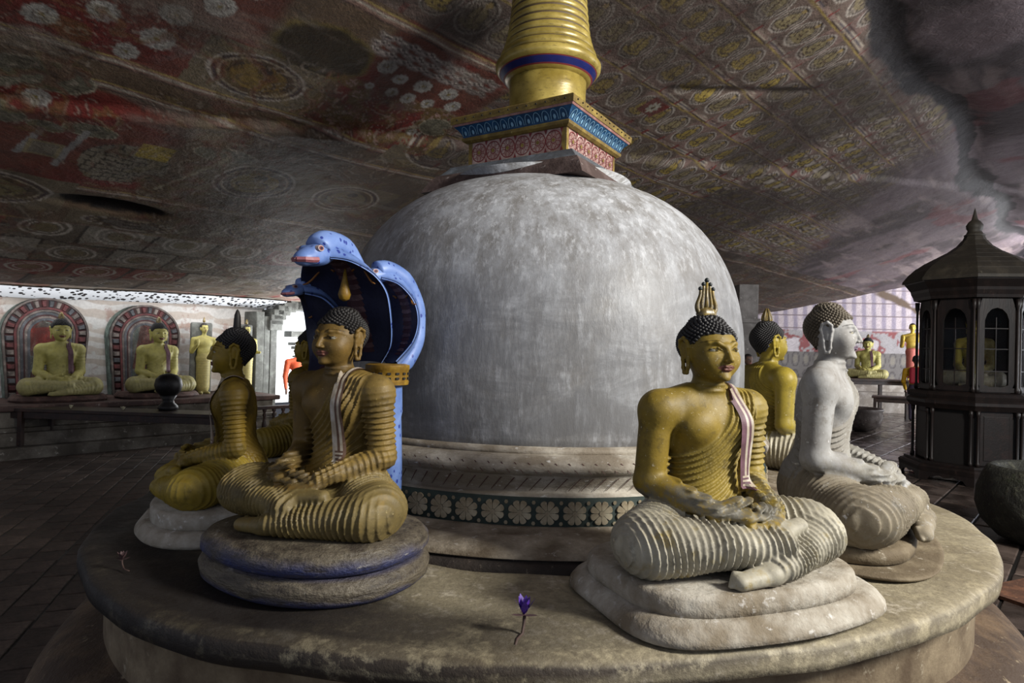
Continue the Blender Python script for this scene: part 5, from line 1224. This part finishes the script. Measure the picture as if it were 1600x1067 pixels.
# standing statues (one coarse figure, copied)
def stand_prims(arm_up=True, person=False):
    p = [P_ell((0, 0, .50), (.105, .075, .09), .03, tag='legs'), P_ell((0, 0, .60), (.092, .066, .10), .03, tag='shirt'), P_ell((0, -.005, .72), (.118, .070, .085), .03, tag='shirt')]
    for s in (-1, 1): p.append(P_cone((s*.03, 0, .80), (s*.105, .0, .775), .035, .038, .02, tag='shirt'))
    if person:
        for s in (-1, 1): p += chain([(s*.052, 0, .47), (s*.056, -.01, .26), (s*.058, .01, .045)], [.062, .043, .030], .01, tag='legs'); p.append(P_cone((s*.058, .01, .025), (s*.062, -.075, .018), .026, .02, .01, tag='shoe'))
    else:
        p += [P_cone((0, 0, .50), (0, 0, .10), .095, .090, .02, tag='legs', fold=(.035, .006, .05)), P_cone((-.03, 0, .10), (-.035, -.01, .02), .03, .03, .01, tag='foot'), P_cone((.03, 0, .10), (.035, -.01, .02), .03, .03, .01, tag='foot')]
        for s in (-1, 1): p.append(P_cone((s*.04, -.01, .02), (s*.05, -.10, .014), .026, .018, .01, tag='foot'))
    if arm_up: p += chain([(-.140, 0, .77), (-.158, .01, .60), (-.135, -.12, .70)], [.038, .032, .022], .01, tag='shirt'); p.append(P_ell((-.13, -.13, .745), (.024, .014, .045), .01, tag='skin'))
    else: p += chain([(-.140, 0, .77), (-.165, .015, .60), (-.160, -.04, .46)], [.038, .030, .020], .01, tag='shirt'); p.append(P_ell((-.158, -.05, .42), (.014, .022, .045), .01, tag='skin'))
    p += chain([(.140, 0, .77), (.165, .015, .60), (.140, -.10, .60 if arm_up else .48)], [.038, .030, .020], .01, tag='shirt'); p.append(P_ell((.135, -.12, .60 if arm_up else .44), (.02, .04, .022), .01, tag='skin'))
    p += [P_cone((0, 0, .80), (0, -.005, .88), .030, .028, .01, tag='skin'), P_ell((0, -.002, .935), (.048, .056, .062), .01, tag='skin'), P_ell((0, -.022, .90), (.034, .036, .036), .01, tag='skin'), P_cone((0, -.056, .935), (0, -.066, .915), .006, .008, .006, tag='skin')]
    for s in (-1, 1): p.append(P_ell((s*.051, .0, .925), (.007, .014, .026), .004, tag='skin'))
    p += [P_ell((0, .008, .952), (.053, .060, .058), .004, tag='hair')]
    return p
def figure(name, prims, palette, h=.011):
    V_, F_ = sd_grid(prims, (-.24, -.2, -.01), (.24, .16, 1.06), h); tg = sorted({p['tag'] for p in prims}); idx = nearest_tag(prims, V_, tg)
    fr = (V_[:, 1] < -.028) & (V_[:, 2] < .975) & (V_[:, 2] > .86)
    C = np.array([lin(palette.get(t_, palette['skin'])) for t_ in tg])[idx]; C[fr] = lin(palette['skin'])
    e = (V_[:, 1] < -.035) & (np.abs(V_[:, 2]-.937) < .006) & (np.abs(np.abs(V_[:, 0])-.018) < .009); C[e] = lin((30, 24, 22)); m_ = (V_[:, 1] < -.04) & (np.abs(V_[:, 2]-.896) < .005) & (np.abs(V_[:, 0]) < .014); C[m_] = lin((120, 60, 56))
    return V_, F_, C
t = NT('figure_paint'); n1 = t.noise(20, 4, .6); c = t.mix(t.step(n1, .4, .7, 0, .3), t.attr('paint'), L(60, 50, 40)); M_FIG = t.out(c, .6)
M_BACKLIT = M_FIG
def stand_statue(loc, az, sc, label, pal, person=False, arm=True, group=None, cat='statue', name='standing_statue'):
    V_, F_, C = figure('f', stand_prims(arm, person), pal); r = empty(name, loc, math.radians(az)+math.pi/2, label, cat, group)
    o = mk('body', V_*sc, F_, M_FIG, r, True); set_attr(o.data, 'paint', C); return r
PALS = dict(skin=(168, 158, 92), shirt=(160, 150, 84), legs=(150, 138, 82), foot=(150, 140, 90), hair=(36, 32, 30))
g2 = 'standing statues beside the bright opening'
for (u, az, lab) in ((1.22, -40, 'pale standing statue with raised hand, right of the second arched halo'), (1.98, -30, 'pale standing statue beside the grey moulded jamb, partly behind the ochre seated one')):
    c = hall(u, 8.62); s_ = stand_statue((c[0], c[1], .70), az, 1.22, lab, PALS, group=g2)
    b = MB(); b.lathe([(.01, 1.04), (.022, 1.05), (.026, 1.07), (.018, 1.10), (.006, 1.13), (.001, 1.14)], 8); o = b.obj('flame_finial', M_FLAME, s_, True); o.location = (0, .01, .20)
    b = MB(); b.box((0, .12, .62), (.36, .10, 1.24)); b.obj('backing_pillar', M_JAMB, s_, bevel=.03)
# long dark offering table
def table(name, loc, rz, L_, W_, H_, label, cat='table', legs=((-.45, -.4), (-.45, .4), (.45, -.4), (.45, .4)), lw=.06, group=None, thick=.045):
    r = empty(name, loc, rz, label, cat, group); b = MB(); b.box((0, 0, H_-thick/2), (L_, W_, thick)); b.obj('table_top', M_WOODT, r, bevel=.006)
    b = MB(); b.box((0, 0, H_-thick-.045), (L_*.94, W_*.86, .09)); b.obj('apron', M_WOODT, r, bevel=.004)
    for (fx, fy) in legs: b = MB(); b.box((fx*L_, fy*W_, (H_-thick)/2), (lw, lw, H_-thick)); b.obj('leg', M_WOODT, r, bevel=.004)
    return r
table('offering_table', (-5.75, 3.95, 0), math.radians(-2), 3.9, .46, .67, 'long dark wooden offering table in front of the haloed statues', legs=((-.28, -.42), (-.24, .30), (.46, -.42), (.46, .4)))
# black pot on a stand, small flowers
M_BLACK = worn('soot_black_metal', L(34, 30, 30), L(18, 16, 16), L(66, 60, 58), 12, .5, .3, .004)
r = empty('offering_pot', (-5.02, 4.08, .67), 0, 'round black pot on a squat stand, on the long table before the second halo', 'pot')
b = MB(); b.lathe([(.10, 0), (.13, .02), (.12, .06), (.08, .10), (.07, .14), (.11, .20)], 24); b.obj('stand', M_BLACK, r, True)
b = MB(); b.lathe([(.03, .19), (.10, .20), (.155, .26), (.175, .34), (.16, .42), (.11, .475), (.03, .50)], 28); b.obj('bowl', M_BLACK, r, True)
M_WFL = plain('white_petals', L(196, 190, 160), .6); M_PKFL = plain('pink_petals', L(140, 50, 70), .6)
lotus('white_flower', (-6.22, 3.86, .671), .4, 'small white flower on the long table before the first halo', 'flower', M_WFL, 1.5, False)
lotus('white_flower', (-5.50, 3.86, .671), 1.4, 'small white flower on the long table left of the black pot', 'flower', M_WFL, 1.5, False)
lotus('pink_flower', (-3.92, 3.86, .671), 2.4, 'dark pink flower at the right end of the long table', 'flower', M_PKFL, 1.8, False)
M_GREENBAG = plain('green_translucent_bag', L(40, 92, 62), .5, nz=.5)
b = MB(); b.lathe([(.02, 0), (.13, .01), (.16, .12), (.14, .26), (.08, .36), (.03, .40), (.05, .44)], 18, plan=lambda a: 1+.14*math.sin(3*a)+.08*math.sin(7*a)); o = b.obj('plastic_bag', M_GREENBAG, None, True, loc=(-4.05, 4.05, .012)); tag(o, 'green plastic bag standing under the right end of the long table', 'bag')
# low balustrade in front of the bright opening
r = empty('balustrade', hall(2.05, 6.9), HALL_ROT, 'low dark balustrade with turned posts before the bright opening', 'railing')
b = MB(); b.box((0, 0, .58), (1.9, .10, .05)); b.obj('top_rail', M_WOODT, r, bevel=.008); b = MB(); b.box((0, 0, .05), (1.9, .12, .08)); b.obj('bottom_rail', M_WOODT, r, bevel=.008)
for i in range(12):
    b = MB(); b.lathe([(.03, .09), (.032, .13), (.018, .16), (.034, .24), (.038, .31), (.024, .38), (.018, .42), (.034, .46), (.018, .50), (.032, .53), (.032, .56)], 12, ((i-5.5)*.158, 0, 0)); b.obj('baluster', M_WOODT, r, True)
# pale floor lit beyond the balustrade
M_ORANGE_CLOTH = plain('orange_cloth', L(190, 84, 44), .7)
# person in an orange robe in the opening
c = hall(3.05, 8.6); stand_statue((c[0], c[1], .0), -60, 1.62, 'person in an orange wrap standing in the bright opening, mostly behind the seated statues', dict(skin=(96, 66, 50), shirt=(198, 80, 44), legs=(150, 70, 40), shoe=(40, 34, 30), hair=(24, 20, 20)), True, False, None, 'person', 'person')
# ================================================================== kiosk with glass arcades, right
M_WOODK = worn('dark_carved_wood', L(38, 28, 25), L(20, 15, 14), L(62, 48, 42), 8, .45, .35, .004, stretch=(1, 1, .25)); M_ROOFK = worn('grey_brown_roof_wood', L(62, 56, 47), L(40, 36, 30), L(84, 78, 68), 6, .6, .3, .006)
M_WOODD = worn('kiosk_panel_wood', L(38, 24, 20), L(20, 14, 12), L(56, 38, 30), 7, .45, .3, .004)
t = NT('kiosk_glass'); t.b.inputs['Transmission Weight'].default_value = 1.0; t.b.inputs['Roughness'].default_value = .02; t.b.inputs['IOR'].default_value = 1.1; M_GLASS = t.out((.9, .93, .95, 1), .02)
KX, KY = 5.96, 4.55; kio = empty('relic_kiosk', (KX, KY, 0), math.radians(-8), 'octagonal dark wooden kiosk with glazed arches and a tiered pointed roof', 'kiosk'); kio.scale = (.80, .80, .95)
def oct_(b, levels, m=0, a0=math.pi/8): b.lathe([(r_/math.cos(math.pi/8), z) for r_, z in levels], 8, a0=a0, m=m)
b = MB(); oct_(b, [(.97, .14), (.98, .20), (.95, .225), (.90, .24), (.90, .27)]); b.obj('base', M_WOODK, kio)
for k in range(8):
    a = k*math.pi/4; b = MB(); hw = .97*math.tan(math.pi/8)
    P = [(-hw, 0), (-hw, .15), (hw, .15), (hw, 0), (hw-.10, 0), (hw-.16, .07), (hw-.30, .10), (0, .075), (-hw+.30, .10), (-hw+.16, .07), (-hw+.10, 0)]
    b.prism(P, .93, .965, axis='y'); o = b.obj('foot_rail', M_WOODK, kio); o.rotation_euler = (0, 0, a-math.pi/2)
b = MB(); oct_(b, [(.74, .26), (.74, 1.04)]); cab = b.obj('lower_cabinet', plain('kiosk_shade_core', L(18, 14, 13), .7), kio)  # near-black solid core stands in for the shade inside the open compartment
for k in range(8):
    a = k*math.pi/4; hw = .76*math.tan(math.pi/8)
    if k != 5:
        b = MB(); b.box((0, .755, .65), (hw*2-.16, .02, .74)); b.box((0, .768, .65), (hw*2-.26, .015, .60)); o = b.obj('panel', M_WOODD, kio, bevel=.006); o.rotation_euler = (0, 0, a-math.pi/2)
    for s_ in (-1, 1):
        b = MB(); b.lathe([(.034, .27), (.034, .31), (.022, .33), (.024, .65), (.021, .93), (.034, .96), (.036, 1.02)], 10, (s_*(hw-.035), .80, 0)); o = b.obj('cabinet_column', M_WOODK, kio, True); o.rotation_euler = (0, 0, a-math.pi/2)
b = MB(); oct_(b, [(.83, 1.02), (.85, 1.05), (.88, 1.09), (.88, 1.13), (.84, 1.16), (.86, 1.21), (.82, 1.25), (.76, 1.27)]); b.obj('middle_cornice', M_WOODK, kio)
for k in range(8):
    a = k*math.pi/4; R_ = .70; hw = R_*math.tan(math.pi/8); z0, z1 = 1.27, 2.56; ow = hw-.115; zs = 2.22
    b = MB(); out_ = [(-hw+.03, z0), (hw-.03, z0), (hw-.03, z1), (-hw+.03, z1)]; inn = [(-ow, z0+.08), (ow, z0+.08), (ow, zs)]+[(ow*math.cos(t_*math.pi/10), zs+ow*1.15*math.sin(t_*math.pi/10)) for t_ in range(1, 10)]+[(-ow, zs)]
    # frame as strips between opening and rectangle
    n_ = 40
    def rectp(i): s_ = i/n_*2*math.pi; c_, q = math.cos(s_), math.sin(s_); w_, h_ = hw-.03, (z1-z0)/2; f_ = min(w_/max(abs(c_), 1e-6), h_/max(abs(q), 1e-6)); return (c_*f_, (z0+z1)/2+q*f_)
    def innp(i):
        s_ = i/n_*2*math.pi; c_, q = math.cos(s_), math.sin(s_); zc_ = (z0+z1)/2; lo_, hi_ = 0, 3.0
        for _ in range(24):
            m_ = (lo_+hi_)/2; x, z = c_*m_, zc_+q*m_
            ins = abs(x) < ow and z > z0+.08 and (z < zs or (x/ow)**2+((z-zs)/(ow*1.15))**2 < 1)
            if ins: lo_ = m_
            else: hi_ = m_
        return (c_*lo_, zc_+q*lo_)
    A_ = [rectp(i) for i in range(n_)]; B_ = [innp(i) for i in range(n_)]; V_ = [(x, R_+.03, z) for x, z in A_]+[(x, R_+.03, z) for x, z in B_]+[(x, R_-.02, z) for x, z in A_]+[(x, R_-.02, z) for x, z in B_]; F_ = []
    for i in range(n_): j = (i+1) % n_; F_ += [(i, j, n_+j, n_+i), (2*n_+i, 3*n_+i, 3*n_+j, 2*n_+j), (n_+i, n_+j, 3*n_+j, 3*n_+i), (i, 2*n_+i, 2*n_+j, j)]
    b.add(V_, F_); b.box((0, R_+.035, z0+.04), (hw*2-.08, .04, .06)); fr_ = b.obj('arched_window_frame', M_WOODK, kio); fr_.rotation_euler = (0, 0, a-math.pi/2)
    b = MB(); b.box((0, R_+.005, 1.80), (.012, .014, .98)); 
    for zz in (1.56, 1.86, 2.14): b.box((0, R_+.005, zz), (ow*2, .012, .014))
    o = b.obj('muntins', M_WOODK, fr_)
    if math.cos(a+math.radians(-8)-math.radians(-124)) < -.2:
        b = MB(); b.box((0, R_-.03, 1.9), (hw*2-.02, .02, 1.3)); b.obj('rear_panel', M_WOODD, fr_)
    b = MB(); b.box((0, R_-.008, 1.86), (ow*2+.02, .004, 1.06)); b.obj('pane', M_GLASS, fr_)
    for s_ in (-1, 1):
        b = MB(); b.lathe([(.036, 1.27), (.036, 1.32), (.020, 1.35), (.022, 1.9), (.019, 2.40), (.034, 2.44), (.038, 2.54)], 10, (s_*(hw-.005), R_+.055, 0)); o = b.obj('arcade_column', M_WOODK, kio, True); o.rotation_euler = (0, 0, a-math.pi/2)
b = MB(); oct_(b, [(.70, 2.54), (.80, 2.56), (.81, 2.60), (.84, 2.66), (.85, 2.70), (.93, 2.80), (.94, 2.84)]); b.obj('upper_cornice', M_WOODK, kio)
tiers = [(.97, 2.83, .965, 2.86), (.96, 2.86, .88, 2.96), (.87, 2.965, .78, 3.045), (.765, 3.05, .66, 3.12), (.645, 3.125, .52, 3.19), (.505, 3.195, .38, 3.26), (.365, 3.265, .25, 3.345), (.24, 3.35, .17, 3.43), (.16, 3.435, .13, 3.50)]
for (r0, z0, r1, z1) in tiers: b = MB(); oct_(b, [(r0, z0-.012), (r0, z0), (r1, z1)]); b.obj('roof_tier', M_ROOFK, kio)
b = MB(); b.lathe([(.15, 3.49), (.155, 3.51), (.12, 3.53), (.10, 3.57), (.12, 3.60), (.125, 3.65), (.09, 3.70), (.05, 3.73), (.035, 3.78), (.015, 3.86), (.002, 3.90)], 16); fo = b.obj('finial', M_ROOFK, kio, True); 
for ch in list(kio.children): pass
ks = seated((KX+.02, KY, 1.20), -130, .98, 'yellow seated statue inside the glazed kiosk', M_GOLD, M_BLACKHAIR, None, ME_BUD, M_FLAME, None, lo=True, base_z=.05)
b = MB(); loft(b, [(0, 0), (.05, 0)], blob_plan(.38, .33, 3), 32); b.obj('seat_slab', M_REDSLAB, ks)
for ch in ks.children:
    if ch.name.startswith(('body', 'hair', 'flame')): ch.scale = (.80, .80, .98)
# mossy round stone vessel at the right edge
t = NT('mossy_stone'); n1 = t.noise(4, 6, .75, None, .5); n2 = t.noise(16, 5, .75); c = t.mix(t.step(n1, .4, .62), L(24, 24, 21), L(44, 44, 36)); c = t.mix(t.step(n2, .56, .66), c, L(72, 72, 60)); c = t.mix(t.step(n1, .6, .66, 0, .5), c, L(50, 58, 34)); t.bump(t.math('ADD', n1, n2), .9, .03); M_MOSS = t.out(c, .7, 0, .35)
b = MB(); b.lathe([(.30, 0), (.42, .05), (.54, .18), (.585, .33), (.575, .47), (.53, .60), (.50, .665), (.47, .685), (.43, .67), (.40, .60), (.2, .56), (.02, .56)], 56, plan=lambda a: 1+.02*math.sin(3*a)+.012*math.sin(7*a+1)); o = b.obj('stone_vessel', M_MOSS, None, True, loc=(4.62, 1.38, 0)); tag(o, 'big dark mossy round stone vessel beside the platform', 'vessel')
# brown mat on the floor
b = MB(); b.box((0, 0, .012), (1.6, 1.0, .024)); o = b.obj('floor_mat', worn('brown_mat', L(116, 76, 52), L(70, 44, 30), L(140, 104, 78), 12, .9, .6, .006), None, loc=(4.05, .05, .012), rz=math.radians(25)); tag(o, 'brown woven mat on the floor between the platform and the stone vessel', 'mat')
# ================================================================== far right hall
M_ALTAR = worn('whitewashed_altar', L(176, 170, 164), L(120, 112, 104), L(205, 202, 198), 4, .8, .3, .01)
r = empty('altar_step', (10.0, 15.2, 0), math.radians(-3), 'low whitewashed altar step along the end wall', 'plinth'); b = MB(); b.box((0, 0, .30), (5.4, 2.0, .60)); b.obj('lower_step', M_ALTAR, r, bevel=.03); b = MB(); b.box((0, .3, .75), (5.0, 1.3, .36)); b.obj('upper_step', M_ALTAR, r, bevel=.03)
far = seated((9.88, 15.1, .93), -122, 1.20, 'pale golden seated statue with a purple sash on the far altar', M_PALE, M_BLACKHAIR, None, ME_BUD, M_FLAME, [M_SASHP, M_SASHP], lo=True, base_z=.04)
b = MB(); loft(b, [(0, .02), (.045, 0)], blob_plan(.56, .38, 3), 32); b.obj('seat_slab', M_REDSLAB, far)
stand_statue((11.35, 15.4, .93), -120, 1.72, 'yellow standing statue with raised arm and pinkish robe, left of the kiosk', dict(skin=(186, 160, 60), shirt=(176, 148, 60), legs=(176, 96, 86), foot=(160, 140, 60), hair=(40, 34, 28)))
table('altar_table', (9.35, 12.9, 0), math.radians(-4), 2.5, .5, 1.02, 'dark altar table in front of the far golden seated statue', lw=.08, legs=((-.42, -.3), (-.12, -.3), (.15, -.3), (.42, -.3), (-.42, .3), (.42, .3)))
table('side_table', (8.40, 10.55, 0), math.radians(-28), 1.25, .6, .72, 'low dark wooden table near the kiosk, in front of the altar table', lw=.06)
b = MB(); b.lathe([(.10, 0), (.24, .02), (.38, .14), (.44, .30), (.42, .42), (.45, .47), (.43, .50), (.38, .47), (.34, .40), (.02, .36)], 32); o = b.obj('metal_cauldron', worn('dull_metal_cauldron', L(92, 84, 80), L(54, 46, 42), L(130, 122, 118), 6, .5, .3, .006), None, True, loc=(7.05, 9.75, .012)); tag(o, 'wide dull cauldron on the floor left of the low table', 'pot')
b = MB(); b.lathe([(.16, 0), (.18, .012), (.30, .03), (.31, .045), (.29, .05), (.02, .035)], 28); o = b.obj('white_tray', plain('tray_glare_white', L(220, 222, 230), .3, nz=.05), None, True, loc=(8.78, 10.42, .725)); tag(o, 'shallow tray with reflected light in its white colour, on the low wooden table', 'tray')  # light reflecting on the tray is put into its white colour
p = stand_statue((9.66, 12.25, .012), 60, 1.66, 'person in a yellow shirt with a red backpack, walking away beside the kiosk', dict(skin=(96, 64, 48), shirt=(206, 160, 20), legs=(52, 44, 66), shoe=(30, 28, 30), hair=(18, 16, 18)), True, False, None, 'person', 'person')
b = MB(); b.box((0, .16, 1.16), (.30, .16, .42)); b.obj('backpack', plain('red_backpack', L(150, 26, 44), .6), p, bevel=.05)
p = stand_statue((4.02, 7.9, .012), -80, 1.60, 'person in dark blue clothes mostly hidden behind the white dome', dict(skin=(84, 60, 48), shirt=(32, 34, 62), legs=(30, 30, 44), shoe=(20, 20, 24), hair=(16, 14, 18)), True, False, None, 'person', 'person')
